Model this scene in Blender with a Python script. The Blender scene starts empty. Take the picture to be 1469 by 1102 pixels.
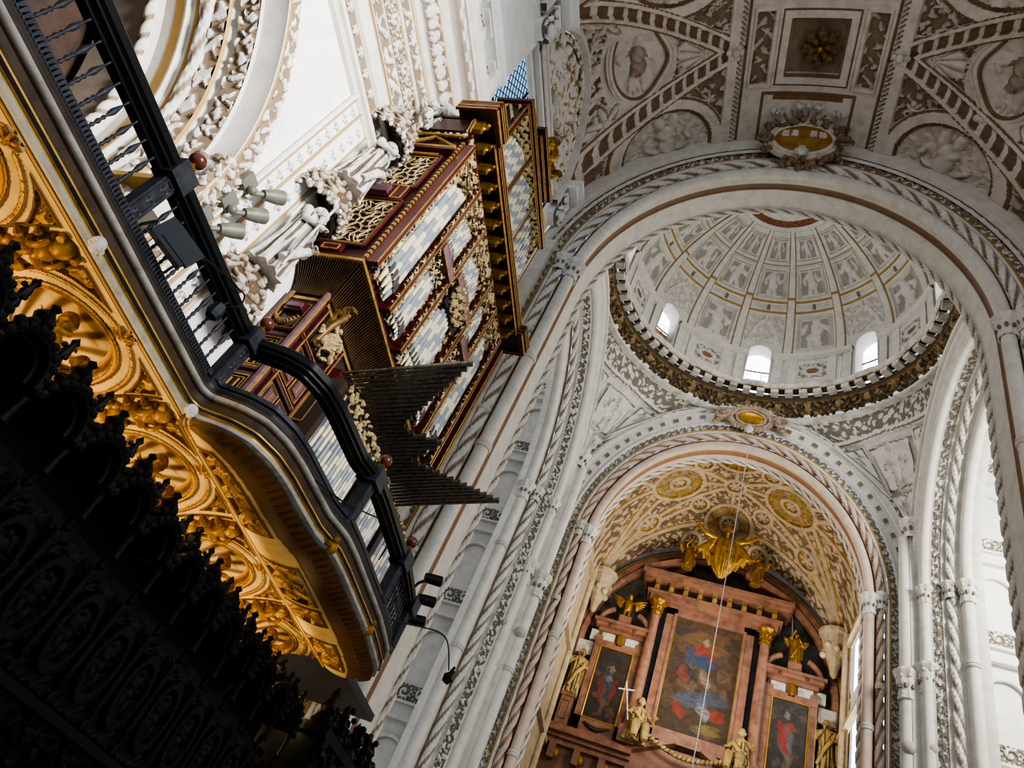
import bpy, math, random
import numpy as np
from mathutils import Matrix
random.seed(4); RNG = np.random.default_rng(7)
S = 1.4                       # metres per modelling unit; the eye is the origin, floor 1.6 m below
PI = math.pi
C = bpy.context.scene.collection
A_ = np.array
def lin(h):
    h = h.lstrip('#'); c = [int(h[i:i+2], 16)/255 for i in (0, 2, 4)]
    return tuple(x/12.92 if x <= .04045 else ((x+.055)/1.055)**2.4 for x in c) + (1,)

# ------------------------------------------------------------------ materials
def mat(name, base, ground=None, gold='#c8993a', accent='#7a3b24', lo=.2, hi=.6, rough=.6, metal=0., gmetal=.6,
        bump=0., bscale=14., dirt=.25, dscale=2.2, vcol=False, spec=.3, emit=None):
    m = bpy.data.materials.new(name); m.use_nodes = True
    nt = m.node_tree; N = nt.nodes; L = nt.links
    b = N['Principled BSDF']; b.inputs['Roughness'].default_value = rough
    b.inputs['Metallic'].default_value = metal; b.inputs['Specular IOR Level'].default_value = spec
    tc = N.new('ShaderNodeTexCoord')
    def mix(f, a, c, t='MIX'):
        n = N.new('ShaderNodeMix'); n.data_type = 'RGBA'; n.blend_type = t
        for s, x in ((0, f), (6, a), (7, c)):
            if isinstance(x, (tuple, float, int)): n.inputs[s].default_value = x
            else: L.new(x, n.inputs[s])
        return n.outputs[2]
    def rng(src, a, c):
        n = N.new('ShaderNodeMapRange'); n.clamp = True; n.interpolation_type = 'SMOOTHSTEP'
        L.new(src, n.inputs[0]); n.inputs[1].default_value = a; n.inputs[2].default_value = c; return n.outputs[0]
    if vcol:
        at = N.new('ShaderNodeAttribute'); at.attribute_name = 'col'; col = at.outputs['Color']
    elif ground:
        at = N.new('ShaderNodeAttribute'); at.attribute_name = 'a'; f = at.outputs['Fac']
        col = mix(rng(f, lo, hi), lin(ground), lin(base))
        gf = rng(f, 1.3, 1.6); col = mix(gf, col, lin(gold)); col = mix(rng(f, -.35, -.65), col, lin(accent))
        if gmetal:
            mm = N.new('ShaderNodeMath'); mm.operation = 'MULTIPLY'; L.new(gf, mm.inputs[0]); mm.inputs[1].default_value = gmetal
            L.new(mm.outputs[0], b.inputs['Metallic'])
    else:
        c = N.new('ShaderNodeRGB'); c.outputs[0].default_value = lin(base); col = c.outputs[0]
    if dirt:
        nz = N.new('ShaderNodeTexNoise'); nz.inputs['Scale'].default_value = dscale; nz.inputs['Detail'].default_value = 6
        nz.inputs['Roughness'].default_value = .65; L.new(tc.outputs['Object'], nz.inputs['Vector'])
        g = 1-dirt*1.6
        col = mix(rng(nz.outputs[0], .32, .62), (g, g*.98, g*.95, 1), (1., 1., 1., 1)) if False else mix(1.0, col, mix(rng(nz.outputs[0], .3, .62), (g, g*.98, g*.95, 1), (1., 1., 1., 1)), 'MULTIPLY')
    L.new(col, b.inputs['Base Color'])
    if bump:
        nb = N.new('ShaderNodeTexNoise'); nb.inputs['Scale'].default_value = bscale; nb.inputs['Detail'].default_value = 3
        L.new(tc.outputs['Object'], nb.inputs['Vector'])
        bp = N.new('ShaderNodeBump'); bp.inputs['Strength'].default_value = bump; bp.inputs['Distance'].default_value = .05
        L.new(nb.outputs[0], bp.inputs['Height']); L.new(bp.outputs[0], b.inputs['Normal'])
    if emit:
        b.inputs['Emission Color'].default_value = lin(emit[0]); b.inputs['Emission Strength'].default_value = emit[1]
    return m
M = {}
M['wall'] = mat('white_plaster', '#efeeec', '#7d7468', gold='#b3966a', rough=.75, bump=.1, dirt=.06, gmetal=.1)
M['stucco'] = mat('white_stucco', '#dcd7cf', '#82705d', gold='#b08f55', accent='#94664a', rough=.7, bump=.1, dirt=.1, gmetal=.3)
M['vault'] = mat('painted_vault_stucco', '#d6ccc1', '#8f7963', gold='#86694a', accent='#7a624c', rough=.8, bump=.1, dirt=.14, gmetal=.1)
M['stone'] = mat('grey_limestone', '#d3d1cd', '#726c64', gold='#b3955c', accent='#a5694a', rough=.65, bump=.1, dirt=.1, gmetal=.2)
M['warmlit_stone'] = mat('warm_lit_limestone', '#c9b8ab', '#8c7260', gold='#a8823f', accent='#94664c', rough=.65, bump=.1, dirt=.12, gmetal=.2)  # warm light on the far arch's inner mouldings, put into the stone colour
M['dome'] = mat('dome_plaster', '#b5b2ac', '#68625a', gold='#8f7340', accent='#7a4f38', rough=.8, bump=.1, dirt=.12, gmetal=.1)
M['cornice'] = mat('gilded_ring_cornice', '#84704e', '#4a3c28', gold='#c4c1bb', rough=.65, dirt=.3, gmetal=0)
M['gvault'] = mat('gilded_rib_vault', '#b9a688', '#755e47', gold='#a8843f', accent='#a3907a', rough=.65, dirt=.2, gmetal=.25)
M['gold'] = mat('old_gold', '#b58a34', rough=.38, metal=.75, dirt=.35, dscale=9)
M['giltwood'] = mat('gilt_carving', '#cfa657', '#3a2614', rough=.4, metal=.35, dirt=.2)
M['cove'] = mat('ochre_cove', '#d2b070', '#5e3c16', gold='#a8791f', accent='#4f3010', rough=.55, dirt=.18, gmetal=.7, lo=.1, hi=.8)
M['ebony'] = mat('dark_mahogany', '#0b0b0d', None, rough=.5, spec=.2, dirt=.3, bump=.12, bscale=22)
M['iron'] = mat('black_iron', '#101114', rough=.35, metal=.3, dirt=.2, dscale=8)
M['irongrey'] = mat('worn_grey_iron', '#3a3c44', None, rough=.5, metal=.3, dirt=.3, dscale=8)
M['lacquer'] = mat('maroon_lacquer', '#4a1618', '#2a0c0d', gold='#b08c4a', accent='#6b4a55', rough=.35, dirt=.3, dscale=7, spec=.45, gmetal=.5)
M['mauve'] = mat('mauve_panel', '#6a4048', rough=.45, dirt=.25, dscale=8)
M['carving'] = mat('gold_on_maroon_carving', '#b9a376', '#1f0f0b', gold='#b8964f', rough=.45, metal=.15, dirt=.2, lo=.25, hi=.6)
M['pipe'] = mat('burnished_tin', '#e4dcc0', '#939aa1', gold='#4a4848', accent='#1d1a18', rough=.3, metal=.2, dirt=.1, dscale=20, lo=.3, hi=.7, gmetal=0)
M['trumpet'] = mat('dull_reed_metal', '#857f76', rough=.3, metal=.8, dirt=.35, dscale=12)
M['redmarble'] = mat('red_marble', '#8f6752', '#644837', gold='#9a7a35', accent='#3a2a22', rough=.4, dirt=.3, dscale=1.8, spec=.4)
M['greymarble'] = mat('grey_marble', '#4c4a48', rough=.4, dirt=.5, dscale=1.2)
M['blackmarble'] = mat('black_marble', '#1c1d22', rough=.25, dirt=.3, dscale=2)
M['whitemarble'] = mat('white_marble', '#d4d0c8', rough=.4, dirt=.35, dscale=2)
M['paint'] = mat('oil_paint', '#333333', vcol=True, rough=.45, dirt=.2, dscale=5)
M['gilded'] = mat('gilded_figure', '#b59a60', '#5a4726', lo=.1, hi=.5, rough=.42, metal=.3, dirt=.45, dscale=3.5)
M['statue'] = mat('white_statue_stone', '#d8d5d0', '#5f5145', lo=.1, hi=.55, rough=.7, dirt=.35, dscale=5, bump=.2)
M['brownwood'] = mat('dark_brown_boards', '#3a281e', None, rough=.6, dirt=.4, dscale=1.5)
M['ball'] = mat('polished_red_wood', '#5e2a1f', rough=.25, dirt=.15, dscale=8, spec=.6)
M['brass'] = mat('brass', '#c9a24a', rough=.3, metal=.8, dirt=.1)
M['paleplaster'] = mat('pale_plaster_head', '#cfcac3', rough=.7, dirt=.2, dscale=6)
M['corbelgold'] = mat('gilt_corbel', '#9a7024', rough=.5, metal=.35, dirt=.4, dscale=9)
M['black'] = mat('black_housing', '#0d0d10', rough=.45, dirt=.1)
M['slate'] = mat('slate_plastic', '#222a33', rough=.5, dirt=.1)
M['lampgrey'] = mat('grey_lamp_metal', '#6f6d64', rough=.5, metal=.2, dirt=.15, dscale=8)
M['floor'] = mat('marble_floor', '#b9b2a6', rough=.35, dirt=.3, dscale=.7)
M['chain'] = mat('steel_chain', '#b5b8bc', rough=.35, metal=.6, dirt=.1)
M['lead'] = mat('window_lead', '#20242c', rough=.6, dirt=0)
M['terracotta'] = mat('terracotta_brick', '#b98d62', rough=.8, dirt=.3, dscale=3)
def glass(name, col, st):
    m = bpy.data.materials.new(name); m.use_nodes = True; nt = m.node_tree; b = nt.nodes['Principled BSDF']
    b.inputs['Base Color'].default_value = lin(col); b.inputs['Roughness'].default_value = .15
    b.inputs['Emission Color'].default_value = lin(col); b.inputs['Emission Strength'].default_value = st
    tc = nt.nodes.new('ShaderNodeTexCoord'); nz = nt.nodes.new('ShaderNodeTexNoise'); nz.inputs['Scale'].default_value = 1.3
    nt.links.new(tc.outputs['Object'], nz.inputs[0]); mr = nt.nodes.new('ShaderNodeMapRange')
    nt.links.new(nz.outputs[0], mr.inputs[0]); mr.inputs[3].default_value = st*.75; mr.inputs[4].default_value = st*1.25
    nt.links.new(mr.outputs[0], b.inputs['Emission Strength'])
    return m
M['skyglass'] = glass('blue_daylit_glass', '#8fc4f0', .9)
M['whiteglass'] = glass('white_daylit_glass', '#f4f8ff', 4.)

# ------------------------------------------------------------------ mesh builder
def unit(v): return v/(np.linalg.norm(v, axis=-1, keepdims=True)+1e-9)
class MB:
    def __init__(s): s.P = []; s.Q = []; s.T = []; s.A = []; s.n = 0; s.QM = []; s.TM = []; s.K = []
    def raw(s, V, Q=None, T=None, a=0., m=0, col=None):
        V = np.asarray(V, float).reshape(-1, 3); k = len(V)
        s.P.append(V); s.A.append(np.broadcast_to(np.asarray(a, float).reshape(-1) if np.ndim(a) else a, (k,)))
        s.K.append(np.zeros((k, 3)) if col is None else np.asarray(col).reshape(-1, 3))
        if Q is not None and len(Q): Q = np.asarray(Q, int)+s.n; s.Q.append(Q); s.QM.append(np.full(len(Q), m))
        if T is not None and len(T): T = np.asarray(T, int)+s.n; s.T.append(T); s.TM.append(np.full(len(T), m))
        s.n += k; return s
    def grid(s, P, a=0., m=0, cu=False, cv=False, mask=None, col=None):
        nu, nv = P.shape[:2]; I = np.arange(nu*nv).reshape(nu, nv)
        if cu: I = np.vstack([I, I[:1]])
        if cv: I = np.hstack([I, I[:, :1]])
        Q = np.stack([I[:-1, :-1], I[1:, :-1], I[1:, 1:], I[:-1, 1:]], -1)
        Q = Q[mask] if mask is not None else Q.reshape(-1, 4)
        return s.raw(P.reshape(-1, 3), Q, None, a if np.ndim(a) == 0 else np.asarray(a).reshape(-1), m, col)
    def relief(s, P, h, amp, a=None, m=0, flip=1, **k):
        n = unit(np.cross(np.gradient(P, axis=0), np.gradient(P, axis=1)))*flip
        return s.grid(P+n*(np.clip(h, -1, 1.5)*amp)[..., None], h if a is None else a, m, **k)
    def box(s, a, b, m=0, at=0.):
        (x0, y0, z0), (x1, y1, z1) = a, b
        V = [(x, y, z) for z in (z0, z1) for y in (y0, y1) for x in (x0, x1)]
        return s.raw(V, [(0, 1, 5, 4), (1, 3, 7, 5), (3, 2, 6, 7), (2, 0, 4, 6), (4, 5, 7, 6), (2, 3, 1, 0)], None, at, m)
    def obox(s, o, R, d, m=0, at=0.):          # oriented box: centre, 3x3 axes (columns), half sizes
        V = A_([(x, y, z) for z in (-1, 1) for y in (-1, 1) for x in (-1, 1)], float)*A_(d)
        return s.raw(V@np.asarray(R).T+A_(o), [(0, 1, 5, 4), (1, 3, 7, 5), (3, 2, 6, 7), (2, 0, 4, 6), (4, 5, 7, 6), (2, 3, 1, 0)], None, at, m)
    def lathe(s, prof, n=16, o=(0, 0, 0), R=None, m=0, a=0., mod=None):
        prof = A_(prof, float); th = np.linspace(0, 2*PI, n, endpoint=False)
        r = prof[:, :1]*(np.ones((1, n)) if mod is None else mod(th)[None, :])
        P = np.stack([r*np.cos(th), r*np.sin(th), np.repeat(prof[:, 1:2], n, 1)], -1)
        if R is not None: P = P@np.asarray(R).T
        return s.grid(P+A_(o), a, m, cv=True)
    def ball(s, o, r, n=10, m=0, a=0., sc=(1, 1, 1)):
        t = np.linspace(-PI/2, PI/2, n//2+2); ph = np.linspace(0, 2*PI, n, endpoint=False)
        P = np.stack([np.cos(t)[:, None]*np.cos(ph), np.cos(t)[:, None]*np.sin(ph), np.repeat(np.sin(t)[:, None], n, 1)], -1)
        return s.grid(P*A_(sc)*r+A_(o), a, m, cv=True)
    def tube(s, path, r, n=8, m=0, a=0., closed=False, twist=None, caps=True):
        p = A_(path, float); k = len(p); r = np.broadcast_to(np.asarray(r, float), (k,))
        t = unit(np.gradient(p, axis=0)); ref = A_([0, 0, 1.]) if abs(t[:, 2]).mean() < .8 else A_([1., 0, 0])
        u = unit(np.cross(t, ref)); w = np.cross(t, u); th = np.linspace(0, 2*PI, n, endpoint=False)
        rr = r[:, None]*np.ones((1, n))
        if twist is not None:
            L = np.concatenate([[0], np.cumsum(np.linalg.norm(np.diff(p, axis=0), axis=1))])
            h = .5+.5*np.cos(twist[1]*th[None, :]+2*PI*L[:, None]/twist[0]); rr = rr*(1-twist[2]*(1-h)); a = h if len(twist) < 4 else np.where(h > .3, h, -1)
        P = p[:, None, :]+rr[..., None]*(np.cos(th)[None, :, None]*u[:, None, :]+np.sin(th)[None, :, None]*w[:, None, :])
        s.grid(P, a, m, cv=True, cu=closed)
        if caps and not closed and n > 2:
            for e in (0, -1):
                ring = P[e]; av = a[e].mean() if np.ndim(a) else a
                s.raw(np.vstack([ring, p[e][None]]), None, [(j, (j+1) % n, n) for j in range(n)], av, m)
        return s
    def add(s, o, R=None, t=(0, 0, 0), sc=1.):
        R = np.eye(3) if R is None else np.asarray(R)
        off = s.n
        for V, a, k in zip(o.P, o.A, o.K): s.P.append((V*sc)@R.T+A_(t)); s.A.append(a); s.K.append(k)
        for Q, q in zip(o.Q, o.QM): s.Q.append(Q+off); s.QM.append(q)
        for T, q in zip(o.T, o.TM): s.T.append(T+off); s.TM.append(q)
        s.n += o.n; return s
    def mesh(s, name, mats, off=(0, 0, 0), sharp=38):
        V = (np.concatenate(s.P)-A_(off))*S
        Q = np.concatenate(s.Q) if s.Q else np.zeros((0, 4), int); T = np.concatenate(s.T) if s.T else np.zeros((0, 3), int)
        me = bpy.data.meshes.new(name); nq, ntr = len(Q), len(T)
        me.vertices.add(len(V)); me.vertices.foreach_set('co', V.astype(np.float32).ravel())
        me.loops.add(nq*4+ntr*3); me.loops.foreach_set('vertex_index', np.concatenate([Q.ravel(), T.ravel()]).astype(np.int32))
        me.polygons.add(nq+ntr)
        st = np.concatenate([np.arange(nq)*4, nq*4+np.arange(ntr)*3]).astype(np.int32)
        me.polygons.foreach_set('loop_start', st)
        me.polygons.foreach_set('material_index', np.concatenate((s.QM or [np.zeros(0)])+(s.TM or [np.zeros(0)])).astype(np.int32))
        me.update(calc_edges=True); me.validate()
        at = me.attributes.new('a', 'FLOAT', 'POINT'); at.data.foreach_set('value', np.concatenate(s.A).astype(np.float32))
        K = np.concatenate(s.K)
        if K.any():
            ca = me.attributes.new('col', 'FLOAT_COLOR', 'POINT')
            ca.data.foreach_set('color', np.hstack([K, np.ones((len(K), 1))]).astype(np.float32).ravel())
        me.shade_smooth()
        try: me.set_sharp_from_angle(angle=math.radians(sharp))
        except Exception: pass
        for x in (mats if isinstance(mats, (list, tuple)) else [mats]): me.materials.append(M[x] if isinstance(x, str) else x)
        return me
    def build(s, name, mats, parent=None, label=None, cat=None, group=None, kind=None, sharp=38, local=False):
        off = A_([0., 0, 0]); r = parent
        if parent is None and kind is None and not local:          # origin at the base of the thing
            V = np.concatenate(s.P); off = A_([*((V.min(0)+V.max(0))/2)[:2], V[:, 2].min()])
        while r is not None and not local: off = off+A_(r.location)/S; r = r.parent
        o = bpy.data.objects.new(name, s.mesh(name, mats, off, sharp)); C.objects.link(o)
        if parent is not None: o.parent = parent
        elif kind is None: o.location = off*S
        return tag(o, label, cat, group, kind)
def tag(o, label=None, cat=None, group=None, kind=None):
    for k, v in (('label', label), ('category', cat), ('group', group), ('kind', kind)):
        if v: o[k] = v
    return o
def thing(name, label, cat, loc=(0, 0, 0), group=None, rz=0.):
    o = bpy.data.objects.new(name, None); o.empty_display_size = .1; C.objects.link(o)
    o.location = A_(loc)*S; o.rotation_euler = (0, 0, rz); return tag(o, label, cat, group)
def dup(o, loc=None, rz=None, label=None, parent=None, sc=None):
    c = o.copy(); C.objects.link(c); c.parent = parent
    if loc is not None: c.location = A_(loc)*S
    if rz is not None: c.rotation_euler = (0, 0, rz)
    if sc is not None: c.scale = (sc,)*3 if np.ndim(sc) == 0 else sc
    if label: c['label'] = label
    for ch in o.children: dup(ch, parent=c)
    return c
def struct(name, mb, mats, sharp=38): return mb.build(name, mats, kind='structure', sharp=sharp)

# ------------------------------------------------------------------ patterns (u along, v across, real units)
def sm(x, a, b): t = np.clip((x-a)/(b-a), 0, 1); return t*t*(3-2*t)
def scrolls(u, v, w):                         # running scroll of leaves on a band of width w
    L = w*1.05; k = np.floor(u/L); x = (u/L-k-.5)*L; y = (v-w/2)*np.where(k % 2 == 0, 1, -1)
    r = np.hypot(x, y)/(w*.5); th = np.arctan2(y, x)
    h = sm(np.cos(th*1-8.2*r+.6), -.1, .6)*(r < .78)+sm(np.cos(11*th+5*r), -.2, .7)*((r >= .78) & (r < 1.05))*.8
    h = np.maximum(h, sm(.22-r, 0, .12)*1.1)
    return h+.5*sm(np.cos(9*th+14*r), .2, .9)*(r >= 1.05)
def leafy(u, v, s=1., ph=0.):                 # dense foliage
    x, y = u/s*6.0+ph, v/s*6.0+ph*.7
    x2 = x+.9*np.sin(y*.9+1)+.5*np.sin(2.1*y-x*.7); y2 = y+.9*np.sin(x*1.1)+.5*np.sin(1.7*x+y*.6+2)
    return sm(np.sin(x2)*np.sin(y2*1.07)+.35*np.sin(2.3*x2+1.1*y2)*np.cos(1.3*y2), -.15, .5)
def rosette(x, y, r0, n=6):
    r = np.hypot(x, y)/r0; th = np.arctan2(y, x)
    return np.where(r < 1, np.maximum(sm(np.cos(n*th)*.35+.75-r, 0, .25)*(.55+.45*np.sin(PI*np.clip(r*1.2, 0, 1))), sm(.25-r, 0, .1)*1.2), 0)
def rosettes(u, v, w, p, n=5, f=.42): return rosette((u/p-np.floor(u/p)-.5)*p, v-w/2, w*f, n)
def dent(u, p, d=.5): return (np.mod(u/p, 1) < d).astype(float)
def beads(u, v, w, p): return np.sqrt(np.clip(1-(((np.mod(u/p, 1)-.5)*2)**2+((v/w-.5)*2)**2), 0, 1))
def putto(x, y, s, seed=0):                   # lumpy reclining or standing figure in relief, about s tall
    rg = np.random.default_rng(seed); h = np.zeros_like(x)
    def blob(cx, cy, rx, ry, an, hh):
        nonlocal h
        c, q = math.cos(an), math.sin(an); X = ((x/s-cx)*c+(y/s-cy)*q)/rx; Y = (-(x/s-cx)*q+(y/s-cy)*c)/ry
        h = np.maximum(h, hh*np.sqrt(np.clip(1-X*X-Y*Y, 0, 1)))
    j = lambda a: a+rg.uniform(-.04, .04)
    blob(j(0), j(.36), .085, .1, 0, 1.); blob(j(0), j(.14), .13, .2, j(0)*3, .9); blob(j(0), j(-.08), .15, .14, 0, .85)
    for q in (-1, 1):
        blob(q*j(.09), j(-.26), .075, .2, q*rg.uniform(-.1, .5), .8); blob(q*j(.12), j(-.43), .06, .1, q*.4, .7)
        blob(q*j(.2), j(.15), .055, .16, q*rg.uniform(.3, 1.5), .7); blob(q*j(.28), j(.06), .05, .1, q*rg.uniform(-1, .5), .6)
    f = .5+.5*np.sin((x*1.1+y*.8)/s*26+3*np.sin(y/s*9))
    return h*(.8+.2*f)
def segd(x, y, a, b):
    ax, ay = a; bx, by = b; dx, dy = bx-ax, by-ay; t = np.clip(((x-ax)*dx+(y-ay)*dy)/(dx*dx+dy*dy), 0, 1)
    return np.hypot(x-ax-t*dx, y-ay-t*dy)
def polyframe(x, y, pts, w):
    d = np.full_like(x, 9.)
    for i in range(len(pts)): d = np.minimum(d, segd(x, y, pts[i], pts[(i+1) % len(pts)]))
    return d
def lerpgrid(c00, c10, c11, c01, nu, nv):     # bilinear patch; u from c00 to c10, v from c00 to c01
    u = np.linspace(0, 1, nu)[:, None, None]; v = np.linspace(0, 1, nv)[None, :, None]
    c00, c10, c11, c01 = map(lambda q: A_(q, float), (c00, c10, c11, c01))
    return (c00*(1-u)+c10*u)*(1-v)+(c01*(1-u)+c11*u)*v
def panel(mb, c00, c10, c01, fn, amp, nu, nv, m=0, flip=1, afn=None):   # flat relief panel; fn(u,v) in units
    c00, c10, c01 = A_(c00, float), A_(c10, float), A_(c01, float); W = np.linalg.norm(c10-c00); H = np.linalg.norm(c01-c00)
    P = lerpgrid(c00, c10, c10+c01-c00, c01, nu, nv)
    u = np.linspace(0, W, nu)[:, None]+np.zeros((1, nv)); v = np.linspace(0, H, nv)[None, :]+np.zeros((nu, 1))
    h = fn(u, v, W, H); return mb.relief(P, h, amp, None if afn is None else afn(u, v, W, H, h), m, flip)

# ------------------------------------------------------------------ arches
class Arch:
    """Elliptical archway on jambs. axis 'y': opening seen along Y; 'x': opening seen along X."""
    def __init__(s, a, b, zc, z0, c=0., axis='y', na=90, nj=60, kb=1.2, sgn=1):
        s.__dict__.update(a=a, b=b, zc=zc, z0=z0, c=c, axis=axis, na=na, nj=nj, kb=kb, sgn=sgn)
    def path(s, o, dens=1.):
        na, nj = int(s.na*dens), int(s.nj*dens); o = np.asarray(o, float)[None, :]
        t = np.linspace(PI, 0, na)[:, None]; zj = np.linspace(s.z0, s.zc, nj, endpoint=False)[:, None]
        one = np.ones_like(o)
        X = np.vstack([-(s.a+o)*np.ones_like(zj), (s.a+o)*np.cos(t), (s.a+o)*np.ones_like(zj)])
        Z = np.vstack([zj*one, s.zc+(s.b+o*s.kb)*np.sin(t), zj[::-1]*one])
        return X, Z
    def pts(s, o, d, dens=1.):
        X, Z = s.path(o, dens); D = np.asarray(d, float)[None, :]+np.zeros_like(X)
        P = np.stack([X+s.c, D, Z], -1) if s.axis == 'y' else np.stack([s.sgn*D, X+s.c, Z], -1)
        L = np.concatenate([[0], np.cumsum(np.linalg.norm(np.diff(P[:, 0], axis=0), axis=1))])
        return P, L
    def prof(s, mb, prof, m=0, a=0., dens=1.):
        p = A_(prof, float); P, L = s.pts(p[:, 0], p[:, 1], dens)
        av = np.zeros(P.shape[:2])+(A_(a)[None, :] if np.ndim(a) else a)
        mb.grid(P, av, m); return s
    def roll(s, mb, o, d, r, m=0, n=12, rope=None, dens=1., a=1.):
        th = np.linspace(0, 2*PI, n, endpoint=False); P, L = s.pts(o+r*np.cos(th), d+r*np.sin(th), dens)
        av = np.full(P.shape[:2], a)
        if rope:
            c, _ = s.pts([o], [d], dens); h = .5+.5*np.cos(rope[1]*th[None, :]+2*PI*L[:, None]/rope[0]); h = sm(h, .15, .75)
            P = c+(P-c)*(1-rope[2]*(1-h))[..., None]; av = .25+.75*h
        mb.grid(P, av, m, cv=True); return s
    def band(s, mb, p0, p1, fn, amp, nv=8, m=0, dens=3., flip=1, afn=None):
        o = np.linspace(p0[0], p1[0], nv); d = np.linspace(p0[1], p1[1], nv); P, L = s.pts(o, d, dens); w = math.hypot(p1[0]-p0[0], p1[1]-p0[1])
        u = L[:, None]+np.zeros((1, nv)); v = np.linspace(0, w, nv)[None, :]+np.zeros((len(L), 1)); h = fn(u, v, w)
        mb.relief(P, h, amp, None if afn is None else afn(u, v, w, h), m, flip); return s
ROPE = (.9, 3, .3)
def filig(u, v, s=1.):               # interlaced strapwork lines
    x, y = u/s*6., v/s*6.; f = np.sin(x+.9*np.sin(y*.8))*np.sin(y+.9*np.sin(x*.8+1)); g = np.sin(.5*x-.8*y+1.1*np.sin(.6*y)); return np.maximum(sm(.24-np.abs(f), 0, .1), sm(.2-np.abs(g), 0, .1)*.9)
def capital(mb, o, r, h=.5, m=0, n=14, sc=1.):           # leafy capital or ring
    z = np.linspace(0, 1, 12); pr = [(r*(1.02+.25*t+.42*t**3+.1*math.sin(t*15)), h*(t-1)) for t in z]+[(r*1.62, 0.02), (r*1.62, .1*h), (r*.5, .12*h)]
    mb.lathe([(r*1.0, -h*1.12), (r*1.2, -h*1.08), (r*1.2, -h*1.0), (r, -h)]+pr, n*2, o, m=m, a=.55, mod=lambda t: 1+.07*np.cos(t*8))
    for k in range(8):
        an = 2*PI*k/8; mb.ball((o[0]+r*1.35*math.cos(an), o[1]+r*1.35*math.sin(an), o[2]-h*.2), r*.3, 6, m, .8); an += PI/8
        mb.ball((o[0]+r*1.18*math.cos(an), o[1]+r*1.18*math.sin(an), o[2]-h*.6), r*.27, 6, m, .2, (1, 1, 1.5))
def ring(mb, o, r, m=0):
    mb.lathe([(r, -.09), (r*1.18, -.08), (r*1.25, -.03), (r*1.12, 0), (r*1.25, .03), (r*1.18, .08), (r, .09)], 18, o, m=m, a=.5)
# ------------------------------------------------------------------ camera, sky, lamps
f_, rl, pt, yw = 1048.17, *np.radians([27.2288, 41.4556, 24.4622])
cy, sy, cp, sp, cr, sr = math.cos(yw), math.sin(yw), math.cos(pt), math.sin(pt), math.cos(rl), math.sin(rl)
FW = A_([-sy*cp, cy*cp, sp]); RT = A_([cy, sy, 0.]); UP = np.cross(RT, FW)
R2 = cr*RT+sr*UP; U2 = -sr*RT+cr*UP
cam = bpy.data.cameras.new('camera'); cam.sensor_width = 36; cam.lens = 36*f_/1469; cam.clip_end = 400
co = bpy.data.objects.new('camera', cam); C.objects.link(co)
co.matrix_world = Matrix([[R2[i], U2[i], -FW[i], 0] for i in range(3)]+[[0, 0, 0, 1]])
bpy.context.scene.camera = co
w = bpy.data.worlds.new('sky'); bpy.context.scene.world = w; w.use_nodes = True
bg = w.node_tree.nodes['Background']; bg.inputs[0].default_value = (.9, .94, 1., 1); bg.inputs[1].default_value = .52
vs = bpy.context.scene.view_settings; vs.view_transform = 'AgX'; vs.look = 'AgX - Medium High Contrast'; vs.exposure = .45
bpy.context.scene.cycles.max_bounces = 5; bpy.context.scene.cycles.diffuse_bounces = 3; bpy.context.scene.cycles.use_denoising = True
def lamp(name, kind, loc, power, color=(1, 1, 1), to=None, size=1., spot=None, spread=None):
    l = bpy.data.lights.new(name, kind); l.energy = power*S*S; l.color = color
    if kind == 'AREA': l.shape = 'DISK'; l.size = size*S
    elif kind in ('POINT', 'SPOT'): l.shadow_soft_size = size*S
    if spread: l.spread = spread
    if spot: l.spot_size = spot; l.spot_blend = .8
    o = bpy.data.objects.new(name, l); C.objects.link(o); o.location = A_(loc)*S
    if to is not None:
        from mathutils import Vector
        o.rotation_euler = Vector(A_(to)-A_(loc)).to_track_quat('-Z', 'Y').to_euler()
    return o

FZ = -1.6/S
struct('floor', MB().grid(lerpgrid((-9, -9, FZ), (9, -9, FZ), (9, 30, FZ), (-9, 30, FZ), 12, 24)), 'floor')

# ------------------------------------------------------------------ left nave wall with its arched chapel opening
WX = -6.1; AC, AZ, AR = .42, 5.45, 3.38
y = np.linspace(-7, 11.2, 190); z = np.linspace(FZ, 9, 110)
Y, Z = np.meshgrid(y, z, indexing='ij'); P = np.stack([np.full_like(Y, WX), Y, Z], -1)
yc, zc = (Y[1:, 1:]+Y[:-1, :-1])/2, (Z[1:, 1:]+Z[:-1, :-1])/2
hole = np.where(zc > AZ, np.hypot(yc-AC, zc-AZ) < AR-.12, np.abs(yc-AC) < AR-.12)
wl = MB().grid(P, 1., mask=~hole)
wl.grid(lerpgrid((WX-.02, 3.7, 12.2), (WX-.02, 11.2, 12.2), (WX-.02, 11.2, 13.9), (WX-.02, 3.7, 13.9), 4, 3), 1.)
struct('wall_left', wl, 'wall')
ch = Arch(AR, AR, AZ, FZ, c=AC, axis='x', na=160, nj=40, kb=1, sgn=-1)
mb = MB()
ch.band(mb, (.14, 6.09), (-.12, 6.05), lambda u, v, w: leafy(u, v*1., .3), .04, 14, dens=2.5, flip=-1)
ch.prof(mb, [(-.12, 6.05), (-.14, 6.0), (-.155, 6.0), (-.2, 6.0), (-.2, 6.12), (-.26, 6.3), (-.3, 6.32)], a=[1, 2, 2, 1, 1, .9, 1])
ch.band(mb, (-.3, 6.32), (-.36, 6.55), lambda u, v, w: leafy(u, v, .25, 2), .035, 14, dens=2.5, flip=-1)
ch.prof(mb, [(-.36, 6.55), (-.33, 6.57), (-.34, 6.64), (-.42, 6.68)], a=[1, 1, 1, 2])
ch.band(mb, (-.42, 6.68), (-.46, 6.86), lambda u, v, w: leafy(u, v, .4), .045, 10, dens=2, flip=-1)
ch.roll(mb, -.5, 6.93, .085, rope=(.6, 2, .25), dens=2.2)
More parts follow.
